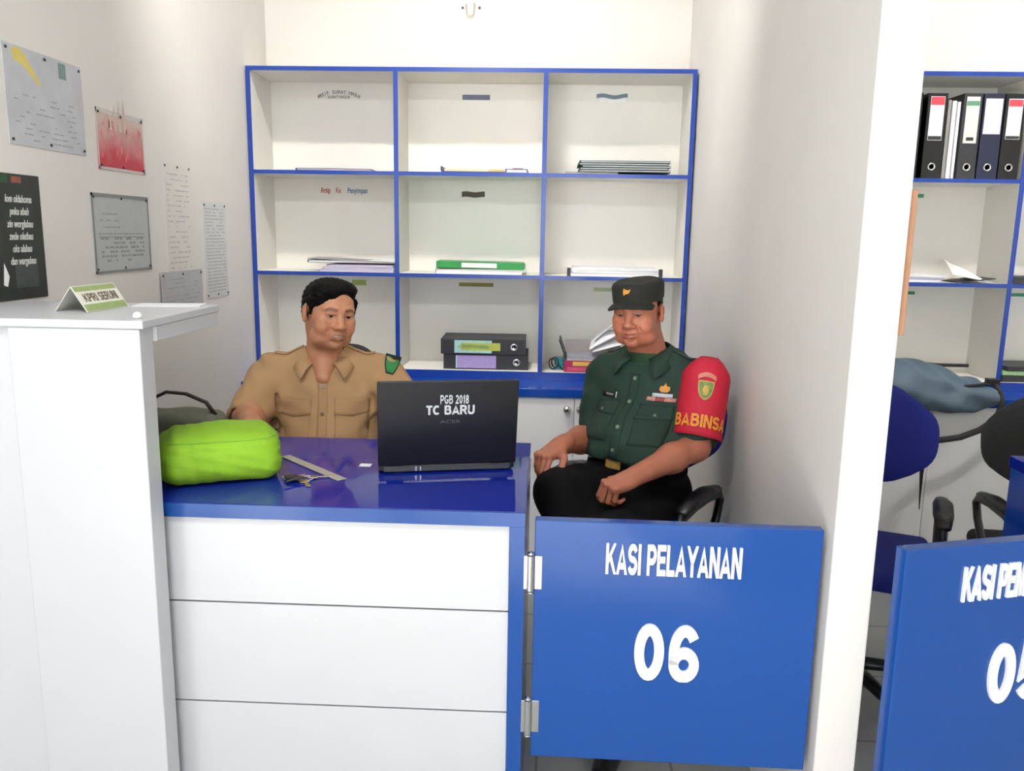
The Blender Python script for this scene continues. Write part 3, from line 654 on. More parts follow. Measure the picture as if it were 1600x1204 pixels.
def red_extra(g, y0, y1, z0, z1):
    fr = MB()
    for a in ((y0, y1, z0, z0+.008), (y0, y1, z1-.014, z1), (y0, y0+.006, z0, z1), (y1-.006, y1, z0, z1)): fr.box(XW+.0009, XW+.0012, *a)
    obj('border', fr, GRY if 0 else mat('poster_border', (206, 200, 198), .5, noise=.03), g)
    rr = random.Random(5); mb = MB(); mb2 = MB()
    for i in range(26):
        y = y0+.02+rr.random()*(y1-y0-.04); z = z0+.03+rr.random()*.10; mb.box(XW+.0009, XW+.0013, y, y+.006, z, z+.012+rr.random()*.02)
    for i in range(4): y = y0+.07+i*.03; mb2.add([(XW+.0013, y, z0+.12), (XW+.0013, y+.02, z0+.12), (XW+.0013, y+.008, z0+.19+.01*i)], [(0, 1, 2)])
    obj('small_figures', mb, mat('pink_print', (226, 130, 140), .5, noise=.1), g); obj('spires', mb2, mat('pale_print', (222, 196, 180), .5, noise=.1), g)
poster('wall_poster', 'small red and white poster beside the map', 2.489, 2.776, 1.522, 1.7, RP, extra=red_extra)
GG = mat('chart_paper', (186, 190, 188), .35, noise=.05, scale=30)
def frame_extra(g, y0, y1, z0, z1):
    fr = MB()
    for a in ((y0, y1, z0, z0+.007), (y0, y1, z1-.010, z1), (y0, y0+.008, z0, z1), (y1-.007, y1, z0, z1)): fr.box(XW+.0009, XW+.003, *a)
    obj('frame', fr, mat('dull_grey_frame', (132, 136, 136), .4, noise=.05), g)
    marks(3, y0+.04, y0+.16, z1-.11, z1-.05, .003, 8, mat('chart_ink', (140, 146, 144), .6, noise=.1), .8)(g)
    marks(2, y0+.03, y1-.03, z1-.135, z1-.115, .003, 9, mat('chart_ink', (140, 146, 144)), .95)(g)
    marks(6, y0+.04, y1-.04, z0+.03, z0+.11, .007, 10, mat('chart_ink2', (150, 156, 154), .6, noise=.1), .55)(g)
poster('organisation_chart', 'grey framed chart sheet above the green name card', 2.428, 2.778, 1.212, 1.45, GG, 'chart', extra=frame_extra)
DKP = mat('dark_poster_print', (30, 36, 32), .3, noise=.25, scale=12)
def dark_extra(g, y0, y1, z0, z1):
    mb = MB()
    for i, s in enumerate(['lom oklahoma', 'pnku abah', 'zin worglabau', 'zede olatbau', 'oks alabau', 'dan wargabau']):
        ytext(mb, s, y1-.094, z1-.062-i*.031, .026, .72, bold=.0006, shear=.25)
    obj('lettering', mb, mat('pale_ink', (206, 208, 204), .5, noise=.05), g)
    obj('orange_mark', MB().box(XW+.0009, XW+.0012, y1-.115, y1-.075, z1-.022, z1-.006), mat('orange_print', (150, 84, 60), .5, noise=.2), g)
    obj('green_mark', MB().box(XW+.0009, XW+.0012, y1-.17, y1-.13, z1-.024, z1-.003), mat('dgreen_print', (30, 84, 50), .5, noise=.2), g)
    obj('grey_panel', MB().box(XW+.0009, XW+.0011, y1-.13, y1-.035, z0+.03, z0+.10), mat('grey_panel_print', (66, 72, 68), .4, noise=.25, scale=60), g)
    w = MB(); w.add([(XW+.0013, y1-.18, z0+.04), (XW+.0013, y1-.165, z0+.035), (XW+.0013, y1-.155, z0+.06), (XW+.0013, y1-.172, z0+.095)], [(0, 1, 2, 3)]); obj('white_shape', w, WHT, g)
poster('dark_poster', 'black poster with rows of white script lettering above the ledge', 1.80, 2.182, 1.164, 1.478, DKP, pins=False, extra=dark_extra)
PFT = mat('faint_paper', (226, 222, 216), .5, noise=.03)
INKF = mat('faint_ink', (196, 192, 190), .6, noise=.05)
poster('notice_sheet', 'tall faint notice sheet right of the red poster', 2.907, 3.127, 1.078, 1.578, PFT, 'notice', extra=lambda g, a, b, c, d: marks(24, a+.02, b-.02, c+.03, d-.03, .005, 11, INKF, .7)(g))
poster('notice_sheet', 'white notice with thin text lines, nearest the shelf', 3.226, 3.455, 1.076, 1.4535, mat('laminated_sheet', (214, 216, 214), .3, noise=.03), 'notice', extra=lambda g, a, b, c, d: marks(26, a+.02, b-.02, c+.02, d-.02, .004, 12, mat('mid_ink', (178, 180, 180), .6, noise=.05), .85)(g))
poster('notice_sheet', 'small grey sheet low on the wall by the ledge end', 2.834, 3.176, 1.05, 1.197, mat('grey_sheet', (188, 188, 190), .4, noise=.06, scale=60), 'notice', off=.0055, extra=lambda g, a, b, c, d: marks(7, a+.03, b-.03, c+.02, d-.02, .003, 13, mat('sheet_ink', (160, 160, 164), .6, noise=.05), .5)(g))
# wooden board on the far side of the partition
tag(obj('notice_board', MB().box(XP+.001, XP+.018, 1.74, 2.9, 1.155, 1.45), mat('brown_wood', (176, 128, 96), .5, noise=.15, scale=12, stretch=(1, 8, 1)), bevel=.002), 'brown wooden board edge on the far side of the white partition', 'board')

# tent card on the ledge
XW = XL+.0012
g = thing('name_card', 'green and white folded name card on the white ledge', 'sign', (-1.03, 1.86, 1.16))
b0, b1 = np.array([-1.030, 1.811, 1.1608]), np.array([-1.020, 1.978, 1.1608]); a0, a1 = np.array([-1.078, 1.855, 1.214]), np.array([-1.052, 2.062, 1.214])
a0 = b0+np.array([-.040, .008, .056]); a1 = b1+np.array([-.040, .008, .056])
g.location = (b0+b1)/2; g.matrix_basis = Matrix.Translation((b0+b1)/2)
cA = mat('card_white', (226, 224, 214), .5, noise=.02); obj('front_face', MB().patch(b0, b1, a1, a0), cA, g, solid=.0015)
c0, c1 = b0+np.array([-.085, .02, 0]), b1+np.array([-.085, .02, 0]); obj('back_face', MB().patch(c0, c1, a1, a0), cA, g, solid=.0015)
rr_ = (b1-b0)/np.linalg.norm(b1-b0); uu = (a0-b0)/np.linalg.norm(a0-b0); nn = np.cross(rr_, uu); W = np.linalg.norm(b1-b0); Hh = np.linalg.norm(a0-b0)
def q4(x0, x1, y0, y1, e=.0012): return [b0+rr_*x+uu*y+nn*e for x, y in ((x0, y0), (x1, y0), (x1, y1), (x0, y1))]
for y0, y1 in ((.02, .28), (.78, .97)): obj('green_band', MB().add(q4(.02*W, .98*W, y0*Hh, y1*Hh), [(0, 1, 2, 3)]), mat('band_green', (150, 170, 110), .5, noise=.12, scale=60), g)
mb = MB()
for s, c_, w_ in (('KPRI', .27, .050), ('SERUNI', .68, .072)):
    vs, fs = text_fit(s, w_, .022, .0003, .2); mb.add([b0+rr_*(W*c_+x)+uu*(Hh*.53+y)+nn*(.0014+z) for x, y, z in vs], fs)
obj('lettering', mb, mat('brown_ink', (120, 108, 92), .6, noise=.1), g)
tag(obj('desk_knob', MB().lathe([(.002, 0), (.008, 0), (.010, .006), (.006, .012), (.001, .014)], loc=(-.87, 1.72, 1.1605)), WHT, smooth=True), 'tiny white cap on the front corner of the ledge', 'cap')
slab('loose_sheet', 'thin white sheets lying on the ledge behind the name card', 'paper', -1.02, -.86, 1.98, 2.07, 1.1603, 1.1625, PAPER, .2)

#__PROPS__
# ------------------------------------------------------------------ office chairs
SEATB = mat('blue_chair_fabric', (22, 34, 128), .85, noise=.12, scale=200, bump=.4, bscale=500)
def make_chair(label, loc, rz, back=SEATB, group=None):
    g = thing('office_chair', label, 'chair', (loc[0], loc[1], FZ), rz, group)
    L = dict(local=True)
    bm_ = MB().box(-.23, .23, -.23, .22, .495, .565); o = obj('seat', bm_, back, g, bevel=.03, seg=4, **L); o.data.polygons.foreach_set('use_smooth', [True]*len(o.data.polygons))
    vs = []; fs = []; n = 14                       # rounded, curved backrest cushion
    for side in (0, 1):
        for j in range(n+1):
            for i in range(n+1):
                u = i/n*2-1; v = j/n*2-1; 
                x = u*.225*math.sqrt(max(0, 1-.62*v*v*abs(v))) ; z = .93+v*.180*math.sqrt(max(0, 1-.50*u*u*abs(u)))
                e = max(0, 1-abs(u)**6)*max(0, 1-abs(v)**6); y = .235+.035*v-.05*u*u + (-.030*e**.5 if side == 0 else .022*e**.5)
                vs.append((x, y, z))
    N = (n+1)**2
    for j in range(n):
        for i in range(n): q = j*(n+1)+i; fs.append((q, q+1, q+n+2, q+n+1)); fs.append((N+q, N+q+n+1, N+q+n+2, N+q+1))
    rim = [i for i in range(n+1)]+[j*(n+1)+n for j in range(1, n+1)]+[n*(n+1)+i for i in range(n-1, -1, -1)]+[j*(n+1) for j in range(n-1, 0, -1)]
    for a, b in zip(rim, rim[1:]+rim[:1]): fs.append((a, N+a, N+b, b))
    obj('backrest', MB().add(vs, fs), back, g, smooth=True, **L)
    obj('back_support', MB().tube([(0, .06, .485), (0, .24, .48), (0, .30, .56), (0, .298, .80), (0, .282, .95)], .022, 10, flat=(1.5, .6)), BLK, g, smooth=True, **L)
    for s in (-1, 1):
        mb = MB(); mb.tube([(s*.20, -0.02, .49), (s*.242, -0.03, .50), (s*.248, 0.01, .56), (s*.248, 0.08, .65), (s*.248, 0.105, .71), (s*.248, 0.08, .738), (s*.246, 0.0, .745), (s*.244, -0.11, .741), (s*.244, -0.2, .728), (s*.244, -0.215, .705), (s*.244, -0.15, .63), (s*.240, -0.09, .53), (s*.20, -0.08, .49)], .0175, 10, flat=(1.25, .75))
        a = obj('armrest', mb, BLK, g, smooth=True, **L)
        obj('arm_pad', MB().tube([(s*.246, 0.07, .752), (s*.246, -0.02, .764), (s*.244, -0.13, .760), (s*.244, -0.21, .742)], [.018, .026, .026, .018], 12, flat=(1.15, .6)), BLK, a, smooth=True, **L)
    obj('gas_column', MB().lathe([(.03, .10), (.03, .30), (.018, .30), (.018, .49)]), BLK, g, smooth=False, **L)
    for k in range(5):
        t = 2*PI*k/5+.45; c, s = math.cos(t), math.sin(t)
        lg = obj('base_leg', MB().tube([(c*.02, s*.02, .12), (c*.15, s*.15, .105), (c*.29, s*.29, .075)], [.026, .022, .016], 8), BLK, g, smooth=True, **L)
        M = Matrix.Rotation(t, 4, 'Z'); M.translation = Vector((c*.29, s*.29, .028))
        obj('caster', MB().lathe([(.004, -.018), (.026, -.016), (.028, 0), (.026, .016), (.004, .018)], axis='y', M=M), BLK, lg, **L)
    return g
ch = make_chair('blue office chair under the man in green uniform', (.315, 2.665), -.56)
def dupc(lab, loc, rz): c = copy_tree(ch); c.matrix_basis = Matrix.Translation((loc[0], loc[1], FZ)) @ Matrix.Rotation(rz, 4, 'Z'); c['label'] = lab; return c
dupc('blue office chair of the next booth, cut off by the white partition', (1.055, 2.69), -.40).scale = (1, 1, .95)
c = make_chair('black office chair at the right edge of the next booth', (1.78, 2.76), -.1, mat('black_mesh_fabric', (24, 24, 26), .8, noise=.1, scale=200)); c.scale = (1, 1, .9)
c = copy_tree(c); c.matrix_basis = Matrix.Translation((-.775, 2.97, FZ)) @ Matrix.Rotation(.12, 4, 'Z'); c['label'] = 'black backed office chair behind the khaki shirted man, mostly hidden'

# ------------------------------------------------------------------ laptop
lx = math.atan2(.074, .343); g = thing('laptop', 'open black laptop with white lettering on its lid', 'laptop', (-.419, 2.021, ZC), lx)
LB = mat('laptop_black', (14, 14, 20), .32, noise=.1, scale=400, bump=.05, bscale=800); LG = mat('laptop_grey', (70, 72, 76), .35, .3, noise=.1, scale=100)
obj('base', MB().box(0, .351, .006, .238, .0045, .0225), LB, g, local=True, bevel=.004)
obj('rear_edge', MB().box(.012, .339, 0, .0055, .004, .020), LG, g, local=True, bevel=.002)
obj('keyboard', MB().box(.03, .32, .03, .14, .0227, .0245), BLK, g, local=True)
for x in (.05, .30): obj('foot', MB().box(x-.012, x+.012, .012, .028, .0005, .0044), BLK, g, local=True)
for x in (.04, .311): obj('hinge', MB().tube([(x-.022, .004, .026), (x+.022, .004, .026)], .006, 10), LB, g, local=True)
LT = Matrix.Translation((0, -.001, .0245)) @ Matrix.Rotation(.16, 4, 'X')
lid = obj('lid', MB().box(-.002, .353, -.0075, 0, 0, .2275, LT), LB, g, local=True, bevel=.003, seg=3)
obj('screen', MB().box(.012, .339, .0003, .0008, .015, .215, LT), mat('screen_glass', (40, 50, 70), .1, noise=.05), lid, local=True)
R3 = np.array(LT.to_3x3()); T3 = np.array(LT.translation); mb = MB()
for s, x, z, w_, h_, b in (('PGB 2018', .190, .178, .072, .024, .17), ('TC BARU', .180, .150, .122, .025, .22)):
    vs, fs = text_fit(s, w_, h_, .0003, b); mb.add([T3+R3@np.array([x+p, -.0079-r_, z+q]) for p, q, r_ in vs], fs)
obj('lettering', mb, mat('white_sticker', (200, 202, 206), .5, noise=.15, scale=150), lid, local=True)
mb = MB(); text_on(mb, 'ACER', T3+R3@np.array([.18, -.0079, .118]), R3[:, 0], R3[:, 2], -R3[:, 1], size=.013, sx=1.6, ext=.0002); obj('maker_mark', mb, mat('dull_logo', (84, 86, 96), .4, noise=.05), lid, local=True)
mb = MB(); mb.box(.092, .097, -.0015, -.0003, .006, .018); mb.box(.104, .108, -.0015, -.0003, .006, .018); obj('port', mb, CHROME, g, local=True)

# ------------------------------------------------------------------ bags and small things on the counter
LIME = mat('lime_fabric', (138, 186, 34), .75, noise=.10, scale=9, bump=.5, bscale=140)
f = Field((-.99, 1.76, .735), (-.62, 2.20, .92), .004)
a = .42; Rz = np.array([[math.cos(a), -math.sin(a), 0], [math.sin(a), math.cos(a), 0], [0, 0, 1]])
f.box((-.810, 1.972, .803), (.145, .105, .060), .048, Rz, k=.01); f.ell((-.80, 1.975, .815), (.13, .09, .058), .03, Rz)
def wr(P):
    x, y, z = (P-np.array([-.805, 1.995, .808])).transpose(3, 0, 1, 2); u = x*math.cos(a)+y*math.sin(a); v = -x*math.sin(a)+y*math.cos(a)
    return .0010*np.sin(26*u+9*np.sin(22*z+5*u)+40*z)+.0008*np.sin(60*z+14*np.sin(13*u+1)+2)+.004*np.exp(-((u-.115)**2)/.0006)*np.sin(45*z+1)+.004*np.exp(-((u+.12)**2)/.0006)*np.sin(55*z)+.0025*np.exp(-((z-.02+.15*u*u)**2)/.00003)
f.warp(wr); f.plane((0, 0, .7415), (0, 0, -1))
g = thing('lime_bag', 'bright lime green soft fabric bag on the blue counter', 'bag', (-.8, 2, .741))
o, BP, BF = field_mesh(f, 'bag_body', LIME, g, smooth_it=2); bb = bvh_of(BP, BF)
u3 = np.array([math.cos(a), math.sin(a), 0]); n3 = np.array([math.sin(a), -math.cos(a), 0])
mb = MB(); vs, fs = grid2(.25, .003, 24, 1); q, fs = drape(bb, vs, fs, np.array([-.80, 1.97, .850])+n3*.0, u3, (0, 0, 1), -n3, eps=.0012); mb.add(q, fs)
obj('seam', mb, mat('lime_seam', (128, 176, 40), .7, noise=.1), g, solid=.0015)
mb = MB(); c_ = np.array([-.690, 2.045, .845]); mb.tube([c_, c_+(.006, -.004, .003), c_+(.012, -.006, -.006)], .003, 6); obj('zip_pull', mb, BLK, g)
g = thing('dark_handbag', 'olive grey bag with dark handle, mostly hidden behind the lime bag', 'bag', (-1.05, 2.2, .741))
f = Field((-1.26, 2.08, .735), (-.84, 2.32, .90), .006); f.box((-1.06, 2.19, .80), (.17, .07, .055), .03); f.warp(lambda P: .003*np.sin(40*P[..., 0]+30*P[..., 2])); f.plane((0, 0, .742), (0, 0, -1))
field_mesh(f, 'bag_body', mat('olive_grey_fabric', (120, 124, 108), .8, noise=.15, scale=30, bump=.3), g)
obj('handle', MB().tube([(-1.10, 2.19, .845), (-1.085, 2.19, .885), (-1.04, 2.19, .907), (-.985, 2.19, .903), (-.93, 2.19, .88), (-.905, 2.19, .845)], .007, 8, flat=(1.2, .7)), mat('dark_leather', (44, 38, 32), .5, noise=.1), g, smooth=True)
M = Matrix.Translation((-.602, 2.061, ZC+.0008)) @ Matrix.Rotation(math.atan2(-.208, .211), 4, 'Z')
tag(obj('ruler', MB().box(-.145, .145, -.013, .013, 0, .0025, M), mat('worn_clear_ruler', (176, 172, 158), .3, noise=.15, scale=60), bevel=.0008), 'worn greyish ruler lying diagonally right of the lime bag', 'ruler')
tag(obj('paper_scrap', MB().box(-.485, -.455, 2.085, 2.11, ZC+.0006, ZC+.0016), PAPER), 'tiny white paper scrap at the left of the laptop', 'paper')
g = thing('key_bunch', 'bunch of keys with dark fob beside the ruler', 'keys', (-.595, 1.95, ZC))
ring = MB().tube([(-.585+.014*math.cos(t), 1.957+.014*math.sin(t), ZC+.004+.002*math.sin(t)) for t in np.linspace(0, 2*PI, 20)], .0013, 6); obj('key_ring', ring, CHROME, g)
def key(px, py, ang, z, m):
    M = Matrix.Translation((px, py, z)) @ Matrix.Rotation(ang, 4, 'Z'); mb = MB(); mb.lathe([(.004, 0), (.0125, 0), (.0125, .0025), (.004, .0025)], M=M, n=16) if 0 else mb.box(-.011, .011, -.011, .011, 0, .0025, M)
    mb.box(.010, .046, -.004, .004, 0, .0022, M); mb.box(.03, .034, -.007, -.004, 0, .0022, M); mb.box(.038, .042, -.0065, -.004, 0, .0022, M); obj('key', mb, m, g, bevel=.0008)
BRASS = mat('dull_brass', (196, 178, 130), .35, .8, noise=.1)
key(-.588, 1.937, -1.0, ZC+.001, BRASS); key(-.605, 1.948, 2.9, ZC+.0035, STEEL); key(-.600, 1.962, -2.5, ZC+.006, STEEL); key(-.575, 1.968, .3, ZC+.003, STEEL); key(-.60, 1.94, -2.1, ZC+.009, DGY)
mb = MB(); mb.lathe([(.006, 0), (.018, .002), (.018, .010), (.006, .012)], loc=(-.622, 1.948, ZC+.001), n=16); mb.box(-.64, -.615, 1.945, 1.965, ZC+.002, ZC+.012); obj('fob', mb, BLK, g, bevel=.001)

# ------------------------------------------------------------------ backpack of the next booth
g = thing('backpack', 'grey blue backpack slumped on the worktop with a dangling black strap', 'backpack', (1.65, 3.7, ZK))
f = Field((1.20, 3.44, .60), (2.06, 3.96, .90), .007)
f.ell((1.52, 3.70, .745), (.28, .18, .095), .03); f.ell((1.74, 3.64, .73), (.17, .10, .05), .04); f.ell((1.50, 3.545, .715), (.26, .055, .078), .03); f.ell((1.72, 3.525, .675), (.20, .030, .045), .02); f.ell((1.86, 3.56, .70), (.09, .06, .045), .02); f.ell((1.50, 3.515, .66), (.20, .022, .045), .02)
f.warp(lambda P: .006*np.sin(22*P[..., 0]+60*P[..., 2]+8*P[..., 1])+.004*np.sin(48*P[..., 0]-35*P[..., 2]+20*P[..., 1]))
f.box((1.6, 3.80, .560), (.6, .261, .1295), .001, k=.004, mode='s')
field_mesh(f, 'bag_body', mat('grey_blue_nylon', (84, 104, 120), .6, noise=.15, scale=10, bump=.3), g, smooth_it=2)
STR = mat('black_webbing', (30, 28, 32), .7, noise=.1)
P3 = [at(1556, 602, 3.60), at(1563, 615, 3.52), at(1566, 632, 3.50), at(1556, 655, 3.49), at(1530, 672, 3.48), at(1500, 683, 3.47), at(1470, 687, 3.46), at(1452, 688, 3.44)]
obj('shoulder_strap', MB().tube(P3, .013, 8, flat=(1.0, .5)), STR, g, smooth=True)
P3 = [at(1452, 688, 3.44), at(1446, 684, 3.40), at(1438, 676, 3.36), at(1430, 668, 3.32)]
obj('strap_buckle', MB().tube(P3, .012, 8, flat=(1.2, .5)), BLK, g, smooth=True)
P3 = [at(1450, 690, 3.43), at(1446, 710, 3.43), at(1440, 735, 3.43), at(1438, 765, 3.43), at(1436, 795, 3.43)]
obj('hanging_strap', MB().tube(P3, [.012, .017, .015, .008, .004], 8, flat=(1.0, .4)), STR, g, smooth=True)
obj('grab_loop', MB().tube([(1.72, 3.56, .735), (1.80, 3.54, .745), (1.87, 3.555, .75), (1.90, 3.58, .745)], .011, 8, flat=(1.2, .5)), STR, g, smooth=True)
obj('side_buckle', MB().box(1.915, 1.965, 3.60, 3.64, .735, .765), BLK, g, bevel=.004)
obj('wall_strap', MB().tube([(1.66, 3.80, .80), (1.80, 3.82, .79), (1.93, 3.82, .79)], .008, 8), STR, g)

#__PEOPLE__
# ------------------------------------------------------------------ people
SKIN = mat('skin', (170, 112, 88), .48, noise=.06, scale=35, bump=.12, bscale=260, sss=.12, attr='col')
HAIRM = mat('black_hair', (12, 10, 11), .62, spec=.12, noise=.3, scale=60, bump=.5, bscale=160, stretch=(1, 1, .25))
def hp(T, c): return T[0]+T[1]@(np.array(c, float)*T[2])
def loc(T, P): return ((P-T[0])@T[1])/(T[2] if len(T) > 2 else 1)
def rotm(rz=0, rx=0, ry=0):      # local axes (x: subject's left, y: back, z: up) as columns
    return np.array((Matrix.Rotation(rz, 3, 'Z') @ Matrix.Rotation(rx, 3, 'X') @ Matrix.Rotation(ry, 3, 'Y')))
def sculpt_head(f, T, jaw=1.0, nose=1.0, squint=0, smile=0):
    e = lambda c, r, k=.012, **kw: f.ell(c, r, k, T=T, **kw)
    e((0, .016, .034), (.0745, .093, .077)); e((0, -.030, .030), (.064, .056, .060), .02)
    e((0, -.026, -.030), (.062*jaw, .062, .072), .02); e((0, -.030, .0), (.0665, .060, .068), .02)
    e((0, -.030, -.075), (.052*jaw, .052, .038), .02); e((0, -.070, -.096), (.022, .020, .017), .015)
    e((0, .035, -.030), (.060, .065, .065), .02)
    for s in (-1, 1):
        e((s*.040*jaw, -.060, -.040), (.026, .024, .030), .016); e((s*.046*jaw, -.030, -.082), (.020, .032, .024), .018)
        e((s*.047, -.062, -.016), (.020, .020, .014), .014)
        f.cone((s*.012, -.087, .020), (s*.048, -.073, .024), .009, .008, .012, T=T)
        e((s*.031, -.094, .000), (.019, .012, .012), .010, mode='s')
        e((s*.031, -.0735, .000), (.0165, .0155, .0135), .004)
        e((s*.031, -.093, -.0008), (.0135, .012, .0042 if not squint else .0034), .003, mode='s')
        f.cone((s*.016, -.0885, .0075), (s*.045, -.082, .0065), .0035, .003, .005, T=T)
        Re = rotm(s*.35)
        e((s*.080, .016, -.006), (.0075, .021, .033), .005, R=Re); e((s*.080, .008, -.024), (.006, .009, .011), .006)
        e((s*.0865, .010, -.002), (.0055, .010, .018), .004, R=Re, mode='s')
        f.cone((s*.083, .026, .012), (s*.082, .028, -.010), .004, .0035, .004, T=T)
        e((s*.0135*nose, -.094, -.037), (.0095, .011, .008), .006)
        e((s*.007, -.102, -.0445), (.0042, .006, .0025), .002, mode='s')
        e((s*.030, -.086, -.060), (.006, .010, .016), .010, mode='s')
    f.cone((0, -.086, .010), (0, -.104, -.030), .0085, .0115, .010, T=T); e((0, -.106, -.034), (.012*nose, .011, .0095), .006)
    e((0, -.083, -.062), (.030, .016, .022), .014)
    up = .005*smile
    for s in (-1, 1):
        f.cone((s*.004, -.0965, -.0615), (s*.022, -.087, -.0645+up), .0052, .0028, .004, T=T)
        f.cone((0, -.0945, -.0735), (s*.019, -.087, -.0695+up), .0064, .003, .004, T=T)
        f.cone((0, -.1035+.0035*smile, -.0675-.0012*smile), (s*.025, -.0905+.003*smile, -.0665+up), .0024+.0024*smile, .0014+.0012*smile, .002, T=T, mode='s')
    e((0, -.088, -.084), (.018, .008, .005), .008, mode='s')
def head_color(T, base, stub=.0, brow=1.0):
    def f(P):
        q = loc(T, P); x, y, z = q.T; ax = np.abs(x); b = np.array(base); c = np.tile(b, (len(P), 1))
        fr = (y < -.045)
        def mix(m, col):
            nonlocal c
            m = np.clip(m, 0, 1)[:, None]; c = c*(1-m)+np.array(lin(col))*m
        dk = np.exp(-((ax-.043)**2/.0006+(z+.045)**2/.0012))*fr*.18; mix(dk, (196, 96, 74))
        lips = np.exp(-((x/.024)**4+((z+.0665)/.0095)**4))*fr; mix(lips*.50, (150, 74, 66))
        gap = np.exp(-((x/.021)**4+((z+.0670)/.0016)**2))*fr; mix(gap*.75, (70, 28, 26))
        zb = .0195+.006*np.clip((ax-.012)/.03, 0, 1)-.010*np.clip((ax-.036)/.016, 0, 1)
        br = np.exp(-((z-zb)/.0042)**2)*sstep(.010, .016, ax)*(1-sstep(.046, .054, ax))*fr; mix(br*.80*brow, (34, 24, 22))
        es = np.exp(-(((ax-.031)/.018)**4+((z-.0)/.011)**4))*fr; mix(es*.28, (96, 52, 40))
        mix(stub*np.exp(-((x/.03)**4+((z+.051)/.006)**2))*fr, (90, 60, 52)); mix(stub*.7*np.exp(-((x/.03)**4+((z+.092)/.012)**2))*fr, (100, 70, 60))
        return c
    return f
def eyes(T, parent, look=(0, 0), big=.62):
    EW = mat('eye_white', (168, 152, 142), .2, noise=.02); IR = mat('dark_iris', (34, 20, 14), .12, noise=.1)
    for s in (-1, 1):
        c = np.array([s*.031, -.0745, 0])*T[2]; d = nrm((look[0], -1, look[1])); mb = MB(); n = 14
        vs = []; fs = []; r = .0125*T[2]
        w_ = T[0]+T[1]@c; D = T[1]@d; M = Vector(D).to_track_quat('Z', 'Y').to_matrix()
        mb.lathe([(r*math.sin(t), -r*math.cos(t)) for t in np.linspace(.05, PI-.05, n)], M=M, loc=w_, n=20); o = obj('eye', mb, EW, parent, smooth=True)
        mb = MB(); mb.lathe([(r*1.02*math.sin(t), r*1.02*math.cos(t)) for t in np.linspace(big, .02, 6)], M=M, loc=w_, n=20); obj('iris', mb, IR, o, smooth=True)
def hand(f, W, dy, dz, side, curls, thumb=.3, k=.006):
    y = nrm(dy); z = nrm(np.array(dz)-y*np.dot(dz, y)); x = np.cross(y, z)*side; T = (np.array(W, float), np.stack([x, y, z], 1)); s = 1.0
    f.box((0, .046, 0), (.036, .046, .0125), .012, T=T, k=.01); f.ell((.018, .030, -.008), (.020, .032, .014), .01, T=T); f.ell((-.02, .035, -.006), (.015, .032, .012), .01, T=T)
    f.cone((0, -.03, 0), (0, .015, 0), .027, .026, .015, T=T, flat=((0, 0, 1), 1.35))
    L = [(.029, (.040, .025, .020), .0088), (.010, (.045, .028, .021), .0092), (-.010, (.042, .026, .020), .0088), (-.028, (.032, .020, .018), .0078)]
    for i, (bx, ln, r) in enumerate(L):
        p = np.array([bx, .086-.004*abs(i-1), .001]); a = 0; cu = curls[i] if isinstance(curls[0], (list, tuple)) else curls
        f.ell(p+np.array([0, 0, .006]), (.009, .010, .007), .005, T=T)
        for j, l in enumerate(ln):
            a += cu[j]+.06*i*(j == 0); q = p+l*np.array([bx*.6*(j == 0)*.4, math.cos(a), -math.sin(a)]); r2 = r*(.93 if j < 2 else .82)
            f.cone(p, q, r, r2, .0025, T=T); p = q; r = r2
    p0 = np.array([.022, .018, -.006]); p1 = p0+np.array([.026, .026, -.010]); p2 = p1+np.array([.012*math.cos(thumb), .030, -.012-.01*thumb]); p3 = p2+np.array([-.006*thumb*2, .022, -.010])
    f.cone(p0, p1, .014, .0125, .008, T=T); f.cone(p1, p2, .0115, .0100, .003, T=T); f.cone(p2, p3, .0100, .0082, .003, T=T)
    return T
def arm_field(E, W, dy, dz, side, curls, upper, r=(.046, .042, .028), thumb=.3, h=.0027):
    E, W, U = np.array(E, float), np.array(W, float), np.array(upper, float); H_ = W+nrm(dy)*.19
    pts = np.array([E, W, U, H_]); lo = pts.min(0)-.075; hi = pts.max(0)+.075
    f = Field(lo, hi, h); f.cone(U, E, r[0]*1.05, r[0], .02); m = E*.62+W*.38; f.cone(E, m, r[0]*.94, r[1]*1.02, .03); f.cone(m, W, r[1], r[2], .03)
    hand(f, W, dy, dz, side, curls, thumb); return f
def collar(g, T, m, op=.022, spread=.032, neck=.060, h=.031, z0=.036):
    def w_(p): return T[0]+T[1]@np.array(p, float)
    for s in (-1, 1):
        n = 10; vs = []; fs = []
        for i in range(n+1):
            t = i/n; a = -PI/2+.28+op*4+(PI/2-.28-op*4+PI/2)*(1-t)      # from back centre to the front
            a = PI/2-t*(PI-.30-op*5); r = neck; inner = (s*r*1.02*math.cos(a), r*1.10*math.sin(a)-.004, z0-.054*t*t)
            o1 = .020+.030*t+spread*t**3; outer = (s*(r+o1*.75)*math.cos(a)+s*.020*t**3, (r+o1*.72)*math.sin(a)-.004, z0-.054*t*t-h*(.75+1.0*t**2))
            vs += [w_(inner), w_(tuple((np.array(inner)*.5+np.array(outer)*.5)+np.array((s*.006*math.cos(a), .008*math.sin(a), .006)))), w_(outer)]
        for i in range(n):
            for j in (0, 1): q = i*3+j; fs.append((q, q+1, q+4, q+3))
        obj('collar', MB().add(vs, fs), m, g, smooth=True, solid=.0035)
def front_strip(g, nm, bv, T, w0, h0, c, m, solid=.002, nx=4, ny=24, shape=None, eps=.0015):
    vs, fs = grid2(w0, h0, nx, ny, shape); o = T[0]+T[1]@np.array(c, float)
    q, fs = drape(bv, vs, fs, o, T[1][:, 0], T[1][:, 2], T[1][:, 1], eps=eps); return obj(nm, MB().add(q, fs), m, g, smooth=True, solid=solid)
